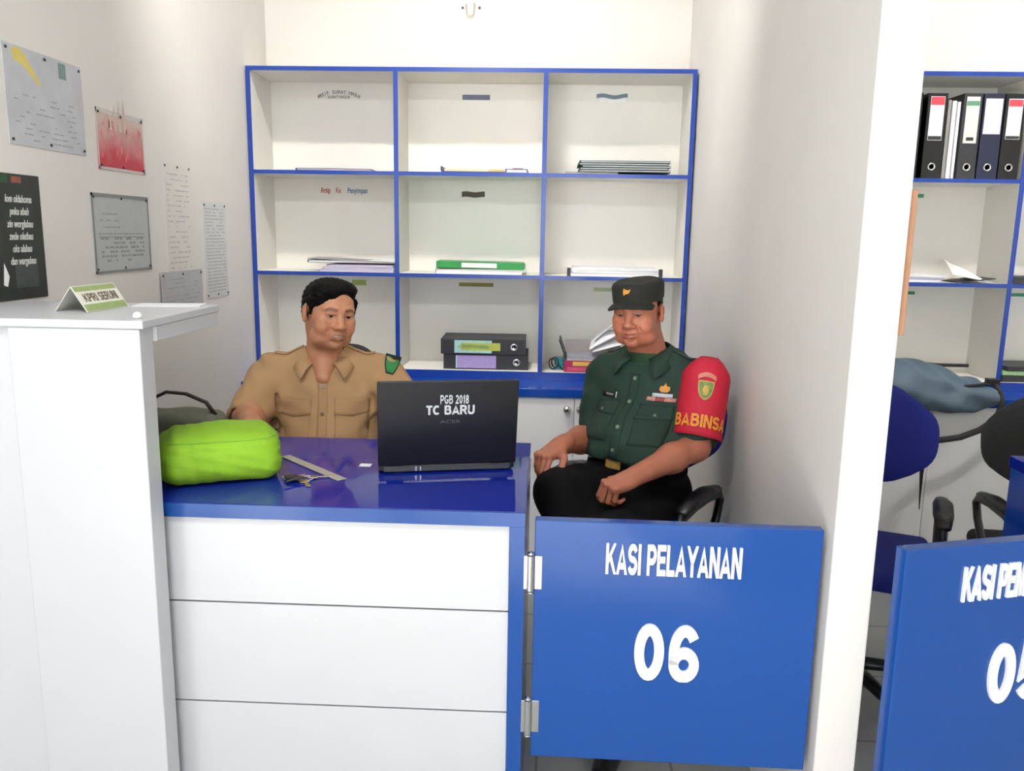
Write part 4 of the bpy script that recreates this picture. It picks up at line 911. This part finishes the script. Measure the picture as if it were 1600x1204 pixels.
def shoe(g, nm, p, ang, m):
    d = np.array([math.sin(ang), -math.cos(ang), 0]); p = np.array(p, float); f = Field(p-np.array([.2, .2, .01]), p+np.array([.2, .2, .15]), .006)
    f.cone(p+d*-.05+(0, 0, .045), p+d*.02+(0, 0, .05), .040, .042, .02); f.cone(p+d*.02+(0, 0, .045), p+d*.15+(0, 0, .032), .042, .032, .02); f.plane(p+np.array([0, 0, .002]), (0, 0, -1)); field_mesh(f, nm, m, g)

# ---- man in khaki
SK1 = lin((200, 140, 106)); KH = mat('khaki_cloth', (184, 146, 104), .8, noise=.07, scale=14, bump=.35, bscale=420)
KHD = mat('khaki_cloth_double', (178, 140, 99), .8, noise=.07, scale=14, bump=.35, bscale=420)
g1 = thing('person', 'seated person in khaki short sleeved shirt with black hair, smiling toward the right', 'person', (-.73, 2.75, FZ))
T1h = (np.array([-.703, 2.645, 1.088]), rotm(.66, .05, .12), .95); T1 = (np.array([-.735, 2.705, .945]), rotm(.16, -.06))
f = Field((-.87, 2.47, .84), (-.56, 2.82, 1.22), .0021)
sculpt_head(f, T1h, jaw=1.10, nose=1.12, smile=1)
nb = T1[0]
f.cone(hp(T1h, (0, .030, -.06)), nb+np.array([0, .0, -.01]), .056, .058, .02)
f.cone(hp(T1h, (0, -.018, -.085)), nb+np.array([0, -.03, .01]), .036, .045, .025)
f.ell(nb+np.array([0, .0, -.075]), (.10, .075, .07), .03); f.cone(nb+T1[1]@np.array([0, -.050, -.015]), nb+T1[1]@np.array([0, -.078, -.070]), .044, .026, .02)
R1 = (-.935, 2.52, .772); L1 = (-.43, 2.56, .775); SR1 = T1[0]+T1[1]@np.array([-.185, .02, -.085]); SL1 = T1[0]+T1[1]@np.array([.190, .02, -.085])
fa = arm_field(R1, (-.865, 2.33, .782), (-.05, -1, -.04), (0, 0, 1), -1, [.25, .3, .2], np.array(R1)*.6+SR1*.4)
fb = arm_field(L1, (-.335, 2.345, .806), (.25, -1, -.12), (0, 0, 1), 1, [.25, .35, .25], np.array(L1)*.6+SL1*.4)
def c1(P):
    hc = head_color(T1h, SK1, .25)(P); return hc
field_mesh([f, fa, fb], 'body', SKIN, g1, c1); eyes(T1h, g1, (.22, -.03), .72)
# teeth of the smile
mb = MB(); tv = [hp(T1h, (x, -.0958+abs(x)*.38, z+abs(x)*.16)) for x in np.linspace(-.019, .019, 9) for z in (-.0635, -.0705)]
mb.add(tv, [(2*i, 2*i+1, 2*i+3, 2*i+2) for i in range(8)]); obj('teeth', mb, mat('tooth_enamel', (224, 212, 196), .3, noise=.02), g1, solid=.0015, smooth=True)
# hair
f = Field((-.86, 2.50, 1.0), (-.56, 2.82, 1.24), .0024)
def E_(c, r, k=.012, **kw): f.ell(c, r, k, T=T1h, **kw)
E_((0, .020, .040), (.085, .100, .078)); E_((0, .055, -.005), (.073, .058, .065), .02)
E_((-.022, -.030, .080), (.062, .060, .034), .02); E_((.030, -.01, .086), (.052, .06, .028), .02); E_((-.058, -.040, .062), (.026, .034, .038), .015)
f.cone((-.074, -.030, .045), (-.077, -.022, -.002), .012, .006, .008, T=T1h); f.cone((.074, -.030, .045), (.077, -.022, -.004), .012, .006, .008, T=T1h)
E_((.022, -.098, .030), (.046, .052, .050), .010, mode='s'); E_((-.030, -.112, .010), (.050, .052, .047), .010, mode='s'); E_((0, -.09, -.045), (.09, .085, .060), .01, mode='s')
for s in (-1, 1): E_((s*.087, .012, -.016), (.024, .028, .042), .006, mode='s')
f.op(lambda P: loc(T1h, P)[..., 2]+.062, hp(T1h, (0, 0, -.16)), .12, .01, 's')
def hw(P):
    q = loc(T1h, P); x, y, z = q.transpose(3, 0, 1, 2); a = np.arctan2(x-.02, z-.02)
    return .0009*np.sin(a*34+5*np.sin(y*30)+y*26)+.0007*np.sin(a*70+y*50+2)
f.warp(hw); field_mesh(f, 'hair', HAIRM, g1, smooth_it=1)
# shirt
f = Field((-1.08, 2.42, .40), (-.34, 2.92, 1.0), .0046)
e = lambda c, r, k=.03, **kw: f.ell(c, r, k, T=T1, **kw)
e((0, .015, -.17), (.205, .120, .19)); e((0, -.045, -.36), (.19, .145, .20), .05); e((0, .02, -.50), (.185, .15, .10), .04)
f.cone((-.155, .018, -.070), (.155, .018, -.070), .070, .070, .03, T=T1); f.cone((-.06, .012, -.035), (.06, .012, -.035), .062, .062, .03, T=T1)
for s, Sx, El, cuf in ((-1, SR1, R1, 1.0), (1, SL1, L1, .95)):
    El = np.array(El); en = Sx*(1-cuf)+El*cuf; f.cone(Sx, en, .076, .063, .035)
    ax_ = nrm(El-Sx); f.op(lambda P, en=en, ax_=ax_: (np.linalg.norm(P-en-ax_*.06, axis=-1)-.062), en+ax_*.06, .062, .006, 's')
for s in (-1, 1):      # soft pulls at the armpits and across the chest
    for c0, c1_, r in (((s*.150, -.085, -.13), (s*.125, -.118, -.28), .006), ((s*.165, -.06, -.20), (s*.06, -.152, -.32), .004), ((s*.10, -.10, -.06), (s*.085, -.128, -.16), .005)):
        f.cone(c0, c1_, r, r*.6, .016, T=T1, mode='s')
def w1(P):
    q = (P-T1[0])@T1[1]; x, y, z = q.transpose(3, 0, 1, 2)
    return .0042*np.sin(34*z+9*x+6*np.sin(14*x+3))*sstep(-.15, -.40, z)+.0038*np.sin(38*x+22*z+4*np.sin(20*z))*sstep(.12, .19, abs(x))+.0022*np.sin(46*x*np.sign(x)-34*z+3*np.sin(18*z)+3)+.0014*np.sin(80*z+30*x+5*np.sin(25*x))
f.warp(w1)
f.cone((0, .004, -.045), (0, .0, .10), .0585, .066, .006, T=T1, mode='s'); f.cone((0, -.065, .02), (0, -.132, -.064), .036, .008, .005, T=T1, mode='s')
sh, SP, SF = field_mesh(f, 'shirt', KH, g1, smooth_it=2); bv = bvh_of(SP, SF)
collar(g1, T1, KH)
front_strip(sh, 'placket', bv, T1, .032, .44, (.0, -.12, -.30), KHD)
for s in (-1, 1):
    front_strip(sh, 'pocket', bv, T1, .105, .115, (s*.092, -.12, -.215), KHD, .0015, 8, 8)
    front_strip(sh, 'pocket_flap', bv, T1, .110, .048, (s*.092, -.12, -.160), KHD, .0025, 10, 5, shape=lambda u, v: ((u-.5)*.110, (v-.5)*.048-.010*(1-v)*(1-abs(2*u-1))), eps=.004)
    vs, fs = grid2(.092, .042, 8, 5); q, fs = drape(bv, vs, fs, T1[0]+T1[1]@np.array([s*.118, .012, .03]), T1[1][:, 0], T1[1][:, 1], (0, 0, -1), eps=.003); obj('epaulette', MB().add(q, fs), KHD, sh, smooth=True, solid=.002)
BTN = mat('brown_button', (110, 80, 54), .3, noise=.1)
for z in (-.10, -.185, -.275, -.36, -.43):
    h = bv.ray_cast(Vector(T1[0]+T1[1]@np.array([0, -.4, z])), Vector(T1[1][:, 1]), 1)
    if h[0] is not None: M = Vector(h[1]).to_track_quat('Z', 'Y').to_matrix(); obj('button', MB().lathe([(.001, .0015), (.0065, .0015), (.0065, .0045), (.001, .0045)], M=M, loc=h[0], n=14), BTN, sh)
# sleeve badge
pc = at(612, 569, 2.62); dc = nrm(pc-np.array([0, 0, CH]))
dS = nrm(np.array([0, 0, CH])-SL1)*-1; o = SL1*.78+np.array(L1)*.22+np.array([.012, -.03, .005])
for nm, w0, h0, m, e_, dz in (('badge_border', .054, .066, mat('badge_black', (24, 34, 24), .6, noise=.1), .002, 0), ('badge', .044, .055, mat('badge_green', (40, 140, 70), .6, noise=.2, scale=80), .004, 0), ('badge_top', .034, .014, mat('badge_tan', (190, 160, 110), .6, noise=.2, scale=80), .006, .016)):
    vs, fs = grid2(w0, h0, 8, 8, shape=(lambda w0, h0: (lambda u, v: ((u-.5)*w0*(1-.55*(1-v)**2.2), (v-.5)*h0)))(w0, h0)); q, fs = drape(bv, vs, fs, pc+np.array([0, 0, dz]), nrm((.93, .25, -.28)), nrm((.25, 0, .97)), dc, eps=e_)
    obj(nm, MB().add(q, fs), m, sh, solid=.001)
f = Field((-.98, 2.1, -.2), (-.48, 2.98, .56), .011)
f.ell((-.73, 2.75, .42), (.18, .15, .12), .03)
for x, d in ((-.84, -1), (-.62, 1)): f.cone((x, 2.72, .41), (x+d*.03, 2.46, .42), .085, .075, .03); f.cone((x+d*.03, 2.46, .42), (x+d*.03, 2.40, -.10), .070, .055, .03)
KT = mat('khaki_trouser_cloth', (150, 116, 78), .85, noise=.08, scale=14, bump=.3, bscale=300); field_mesh(f, 'trousers', KT, g1)
SHB = mat('black_leather', (18, 17, 17), .3, noise=.1, bump=.1)
for x in (-.87, -.59): shoe(g1, 'shoe', (x, 2.40, FZ), 0, SHB)

# ---- man in green uniform
SK2 = lin((182, 113, 86)); GU = mat('uniform_green_cloth', (30, 58, 46), .8, noise=.10, scale=14, bump=.35, bscale=420); GUD = mat('uniform_green_double', (28, 54, 43), .8, noise=.10, scale=14, bump=.35, bscale=420)
g2 = thing('person', 'seated person in dark green uniform with peaked cap and red armband, facing the camera', 'person', (.32, 2.7, FZ))
T2h = (np.array([.290, 2.645, 1.112]), rotm(-.44, .06, -.06), .92); T2 = (np.array([.343, 2.715, .965]), rotm(-.55, -.10))
f = Field((.16, 2.46, .86), (.50, 2.84, 1.22), .0021); sculpt_head(f, T2h, jaw=1.10, nose=1.18, squint=1, smile=.2); nb = T2[0]
f.op(lambda P: .094-loc(T2h, P)[..., 2], hp(T2h, (0, 0, .15)), .14, .006, 's')
f.cone(hp(T2h, (0, .030, -.05)), nb+np.array([0, .01, -.02]), .057, .064, .02); f.cone(hp(T2h, (0, -.012, -.08)), nb+T2[1]@np.array([0, -.02, -.01]), .038, .046, .025)
f.ell(nb+np.array([0, .0, -.08]), (.10, .08, .07), .03)
SR2 = T2[0]+T2[1]@np.array([-.170, .03, -.085]); SL2 = T2[0]+T2[1]@np.array([.182, .02, -.080])
R2 = (.165, 2.745, .675); L2 = (.476, 2.545, .700); WR2 = (.050, 2.515, .700); WL2 = (.262, 2.35, .652)
fa = arm_field(R2, WR2, (-.62, -.75, -.28), (-.25, -.25, 1), -1, [[.75, .55, .3], [.85, .5, .3], [.9, .45, .3], [.95, .4, .3]], np.array(R2)*.6+SR2*.4, (.044, .041, .029), thumb=.5)
fb = arm_field(L2, WL2, (-.80, -.52, -.22), (-.15, -.35, 1), 1, [[1.05, 1.25, .8]]*4, np.array(L2)*.6+SL2*.4, (.044, .041, .029), thumb=1.3)
def col2(P):       # the neck opening shows a green undershirt
    c = head_color(T2h, SK2, .12, .8)(P); q = (P-T2[0])@T2[1]; m = (q[:, 2] < .008-.0*q[:, 1])*(np.abs(q[:, 0]) < .14)*(q[:, 1] > -.2)*(q[:, 2] > -.16)*(np.abs(q[:, 1]) < .13)
    c[m > 0] = lin((58, 84, 60)); return c
field_mesh([f, fa, fb], 'body', SKIN, g2, col2); eyes(T2h, g2, (.26, -.05), 1.0)
# short cropped hair under the cap
f = Field((.19, 2.50, 1.02), (.45, 2.80, 1.24), .0026)
f.ell((0, .022, .036), (.0785, .093, .082), T=T2h); f.ell((0, .05, -.01), (.068, .060, .050), .02, T=T2h)
f.ell((0, -.10, -.01), (.12, .105, .115), .006, T=T2h, mode='s')
f.op(lambda P: .094-loc(T2h, P)[..., 2], hp(T2h, (0, 0, .15)), .14, .006, 's')
f.op(lambda P: loc(T2h, P)[..., 2]+.045, hp(T2h, (0, 0, -.14)), .12, .006, 's')
for s in (-1, 1): f.ell((s*.085, .012, -.012), (.022, .024, .034), .004, T=T2h, mode='s')
field_mesh(f, 'hair', HAIRM, g2)
# cap: flat-topped field cap with short curved peak
CAPM = mat('olive_black_cloth', (33, 34, 26), .85, noise=.12, scale=30, bump=.4, bscale=420)
f = Field((.08, 2.40, 1.04), (.48, 2.84, 1.27), .0024)
def crown(P):
    q = loc(T2h, P); x, y, z = q.transpose(3, 0, 1, 2); y = y-.010; k = 1+.10*(z-.06); k = k-.0
    r = np.sqrt((x/(.087*k))**2+(y/(.1035*k))**2); top = z-.108-.08*y; bot = .042+.10*y-z; a_ = (r-1)*.085; h = np.clip(.5+.5*(a_-top)/.022, 0, 1)
    return np.maximum(a_*h+top*(1-h)+.022*h*(1-h), bot)
f.op(crown, hp(T2h, (0, 0, .08)), .20, .008)
def peak(P):
    q = loc(T2h, P); x, y, z = q.transpose(3, 0, 1, 2); yp = -(y+.070); zc = .046-.30*yp-4.0*x*x
    r = np.sqrt((x/.080)**2+(np.maximum(yp, 0)/.060)**2); return np.maximum(np.maximum((r-1)*.06, np.abs(z-zc)-.0032), -yp-.02)
f.op(peak, hp(T2h, (0, -.09, .03)), .12, .004)
f.warp(lambda P: .0012*np.sin(70*P[..., 0]+50*P[..., 2])*np.sin(60*P[..., 1]))
fp = None
cap, CP, CFc = field_mesh(f, 'peaked_cap', CAPM, g2); bvc = bvh_of(CP, CFc)
mb = MB(); pts = [(-.010, -.012), (-.004, -.006), (.004, -.006), (.011, .0), (.013, .010), (.006, .006), (-.002, .008), (-.010, .012), (-.012, .0)]
vs = [(x*.95, y*.95, 0) for x, y in pts]; q, fs = drape(bvc, vs, [tuple(range(len(pts)))], hp(T2h, (-.004, -.09, .078)), T2h[1][:, 0], T2h[1][:, 2], T2h[1][:, 1], eps=.003)
obj('cap_emblem', MB().add(q, fs), mat('gold_thread', (222, 150, 58), .5, noise=.1), cap, solid=.002)
# uniform shirt
f = Field((.02, 2.40, .50), (.68, 2.96, 1.02), .0045); e = lambda c, r, k=.03, **kw: f.ell(c, r, k, T=T2, **kw)
e((0, .015, -.16), (.190, .125, .18)); e((0, -.055, -.30), (.180, .155, .15), .05); e((0, -.02, -.38), (.175, .155, .10), .04)
f.cone((-.14, .02, -.068), (.145, .018, -.066), .068, .070, .03, T=T2); f.cone((-.06, .012, -.035), (.06, .012, -.035), .062, .062, .03, T=T2)
for Sx, El, cuf, ra, rb in ((SR2, R2, .78, .070, .058), (SL2, L2, .80, .074, .066)):
    El = np.array(El); en = Sx*(1-cuf)+El*cuf; f.cone(Sx, en, ra, rb, .03); ax_ = nrm(El-Sx)
    f.op(lambda P, en=en, ax_=ax_: (np.linalg.norm(P-en-ax_*.065, axis=-1)-.062), en+ax_*.065, .062, .006, 's')
for s in (-1, 1):
    for c0, c1_, r in (((s*.140, -.085, -.13), (s*.12, -.125, -.26), .006), ((s*.15, -.07, -.23), (s*.02, -.19, -.29), .005), ((s*.12, -.12, -.30), (s*.01, -.205, -.34), .003)):
        f.cone(c0, c1_, r, r*.6, .016, T=T2, mode='s')
f.warp(lambda P: .0034*np.sin(34*P[..., 2]+12*P[..., 0]+5*np.sin(16*P[..., 1]))+.0026*np.sin(44*P[..., 0]-36*P[..., 2]+3*np.sin(22*P[..., 2]))+.0012*np.sin(85*P[..., 2]+28*P[..., 0]))
f.cone((0, .004, -.045), (0, .0, .10), .061, .068, .006, T=T2, mode='s'); f.cone((0, -.06, .02), (0, -.115, -.045), .030, .006, .006, T=T2, mode='s')
f.op(lambda P: ((P-T2[0])@T2[1])[..., 2]+.335, T2[0]+T2[1]@np.array([0, 0, -.46]), .25, .006, 's')
sh, SP, SF = field_mesh(f, 'shirt', GU, g2, smooth_it=2); bv = bvh_of(SP, SF)
collar(g2, T2, GU, neck=.061, h=.036, z0=.046)
front_strip(sh, 'placket', bv, T2, .030, .31, (-.0, -.12, -.215), GUD)
BT2 = mat('green_button', (110, 132, 116), .3, noise=.05)
for z in (-.075, -.15, -.225, -.295):
    h = bv.ray_cast(Vector(T2[0]+T2[1]@np.array([0, -.4, z])), Vector(T2[1][:, 1]), 1); M = Vector(h[1]).to_track_quat('Z', 'Y').to_matrix()
    obj('button', MB().lathe([(.001, .001), (.0062, .001), (.0062, .0045), (.001, .0045)], M=M, loc=h[0], n=14), BT2, sh)
for s in (-1, 1):
    front_strip(sh, 'pocket', bv, T2, .095, .10, (s*.088, -.12, -.225), GUD, .0015, 8, 8)
    front_strip(sh, 'pocket_flap', bv, T2, .100, .045, (s*.088, -.12, -.172), GUD, .0025, 10, 5, eps=.004)
    h = bv.ray_cast(Vector(T2[0]+T2[1]@np.array([s*.088, -.4, -.185])), Vector(T2[1][:, 1]), 1); M = Vector(h[1]).to_track_quat('Z', 'Y').to_matrix()
    obj('button', MB().lathe([(.001, .004), (.005, .004), (.005, .008), (.001, .008)], M=M, loc=h[0], n=12), BT2, sh)
MED = [mat('ribbon_pink', (196, 140, 130), .6, noise=.3, scale=150), mat('ribbon_white', (206, 206, 214), .6, noise=.35, scale=150), mat('gold_wing', (200, 140, 60), .45, .3, noise=.2, scale=80), mat('ribbon_red', (150, 74, 64), .6, noise=.2, scale=120)]
front_strip(sh, 'ribbon_bar', bv, T2, .084, .012, (.094, -.12, -.132), MED[0], .002, 10, 2, eps=.005); front_strip(sh, 'ribbon_bar', bv, T2, .058, .012, (.096, -.12, -.119), MED[1], .002, 8, 2, eps=.005)
front_strip(sh, 'ribbon_stripe', bv, T2, .026, .0122, (.092, -.12, -.132), MED[3], .002, 4, 2, eps=.006)
vs = [(0, .017, 0), (.005, .006, 0), (.013, .006, 0), (.015, -.006, 0), (.008, -.013, 0), (-.008, -.013, 0), (-.015, -.006, 0), (-.013, .006, 0), (-.005, .006, 0)]
q, fs = drape(bv, vs, [tuple(range(9))], T2[0]+T2[1]@np.array([.100, -.12, -.096]), T2[1][:, 0], T2[1][:, 2], T2[1][:, 1], eps=.005); obj('gold_badge', MB().add(q, fs), MED[2], sh, solid=.002)
front_strip(sh, 'name_tape', bv, T2, .062, .016, (-.088, -.12, -.135), mat('name_tape_black', (20, 20, 20), .6, noise=.1), .002, 8, 2, eps=.005)
front_strip(sh, 'name_lettering', bv, T2, .034, .007, (-.086, -.12, -.135), mat('name_tape_print', (150, 150, 150), .6, noise=.5, scale=220), .001, 8, 2, eps=.0072)
front_strip(sh, 'name_tape_edge', bv, T2, .0025, .019, (-.056, -.12, -.134), WHT, .002, 2, 2, eps=.006)
for s in (-1, 1):
    vs, fs = grid2(.085, .042, 8, 5); q, fs = drape(bv, vs, fs, T2[0]+T2[1]@np.array([s*.112, .012, .03]), T2[1][:, 0], T2[1][:, 1], (0, 0, -1), eps=.003); obj('epaulette', MB().add(q, fs), GUD, sh, smooth=True, solid=.002)
# red armband wrapped round the left sleeve
A0 = SL2+np.array([.004, -.012, .020]); A1 = SL2*.14+np.array(L2)*.86; aw = nrm(A1-A0); AL = np.linalg.norm(A1-A0)
e1 = -nrm(np.array([.42, 2.6, -.35])); e1 = nrm(e1-aw*np.dot(e1, aw)); e2 = np.cross(aw, e1)
if e2[0] < 0: e2 = -e2
def sl(t, ang, off=0): r = (.081-.006*t+.004*t*t if t > 0 else .081*math.sqrt(max(.05, 1-(t/.44)**2)))+off; return A0+aw*AL*t+(e1*math.cos(ang)*.98+e2*math.sin(ang)*.97)*r
mb = MB(); n, mm = 36, 16; vs = []; fs = []
for j in range(mm+1):
    t = -.33+1.33*j/mm; sp = .50+(2.6-.50)*min(1, (j/mm/.75))**.9
    for i in range(n+1): a = (i/n*2-1)*sp+.05*(1-t); vs.append(sl(t+.008*math.sin(a*2)*t, a, .001*math.sin(a*7+t*9)+.001))
for j in range(mm):
    for i in range(n): q = j*(n+1)+i; fs.append((q, q+1, q+n+2, q+n+1))
arm = obj('red_armband', MB().add(vs, fs), mat('red_armband_cloth', (196, 24, 52), .7, noise=.10, scale=18, bump=.3, bscale=420), g2, smooth=True, solid=.003)
def wrap(mesh, t0, a0, off, sgn=1):
    vs, fs = mesh; return [sl(t0-y/AL, a0+x/.083, off+z) for x, y, z in vs], fs
mb = MB(); q, fs = wrap(text_fit('BABINSA', .185, .040, .0006, .20), .76, .06, .0065); mb.add(q, fs)
obj('lettering', mb, mat('yellow_letter_cloth', (232, 150, 52), .6, noise=.12, scale=60), arm)
q, fs = wrap(grid2(.050, .062, 8, 8, shape=lambda u, v: ((u-.5)*.050*math.sqrt(max(0.02, 1-(1-v)**2.6)), (v-.5)*.060)), .26, .05, .0055); obj('shield_border', MB().add(q, fs), mat('shield_tan', (196, 160, 96), .6, noise=.15, scale=80), arm, solid=.0012)
q, fs = wrap(grid2(.042, .052, 8, 8, shape=lambda u, v: ((u-.5)*.042*math.sqrt(max(0.02, 1-(1-v)**2.6)), (v-.5)*.051)), .26, .05, .0070); obj('shield_patch', MB().add(q, fs), mat('shield_green', (118, 146, 74), .6, noise=.35, scale=70), arm, solid=.0012)
q, fs = wrap(grid2(.018, .026, 5, 5, shape=lambda u, v: ((u-.5)*.020*(1-.5*abs(2*v-1)), (v-.5)*.030)), .26, .05, .0085); obj('shield_figure', MB().add(q, fs), mat('shield_gold', (206, 168, 84), .6, noise=.2, scale=80), arm, solid=.0012)
q, fs = wrap(grid2(.056, .013, 12, 3, shape=lambda u, v: ((u-.5)*.056, (v-.5)*.014-.010*(2*u-1)**2)), .00, .05, .0055); obj('arc_patch', MB().add(q, fs), mat('arc_patch_cloth', (206, 130, 110), .6, noise=.25, scale=160), arm, solid=.0012)
# trousers, belt, shoes
f = Field((-.10, 2.05, -.2), (.60, 2.95, .72), .0065); BKT = mat('black_trouser_cloth', (11, 10, 12), .85, spec=.2, noise=.15, scale=14, bump=.3, bscale=400)
f.ell((.335, 2.735, .50), (.175, .16, .13), .03); e3 = T2[0]+T2[1]@np.array([0, -.025, -.365]); f.ell(e3, (.165, .150, .09), .04, R=T2[1])
f.cone((.25, 2.68, .52), (.055, 2.415, .575), .098, .080, .04); f.cone((.055, 2.415, .575), (.13, 2.16, .30), .074, .050, .03)
f.cone((.38, 2.66, .47), (.215, 2.25, .50), .098, .076, .04); f.cone((.215, 2.25, .50), (.23, 2.30, -.09), .068, .054, .03)
f.cone((.30, 2.6, .50), (.13, 2.35, .50), .08, .06, .05)
f.warp(lambda P: .003*np.sin(30*P[..., 0]+26*P[..., 1]+18*P[..., 2])); tr, TP, TF = field_mesh(f, 'trousers', BKT, g2, smooth_it=2); bvt = bvh_of(TP, TF)
bc = T2[0]+T2[1]@np.array([0, -.025, -.345]); pts = []
for i in range(41): a = 2*PI*i/40; pts.append(bc+T2[1]@np.array([.160*math.cos(a), .146*math.sin(a), 0]))
obj('belt', MB().tube(pts, .020, 8, flat=(.35, 1)), SHB, g2, smooth=True)
bk = bc+T2[1]@np.array([-.012, -.156, .0]); mb = MB(); M = Matrix(np.c_[np.r_[T2[1], np.zeros((1, 3))], np.r_[bk, 1]].tolist()); mb.box(-.026, .026, -.004, .004, -.017, .017, M); obj('belt_buckle', mb, mat('gold_buckle', (222, 180, 96), .35, .5, noise=.15, scale=80), g2, bevel=.003)
shoe(g2, 'shoe', (.23, 2.27, FZ), -.3, SHB)
p_ = np.array([.135, 2.14, .265]); f = Field(p_-.2, p_+.2, .006); f.cone(p_+(0, .01, .03), p_+(.02, -.02, -.02), .042, .042, .02); f.cone(p_+(.02, -.02, -.02), p_+(-.02, -.14, -.05), .042, .030, .02); field_mesh(f, 'shoe', SHB, g2)
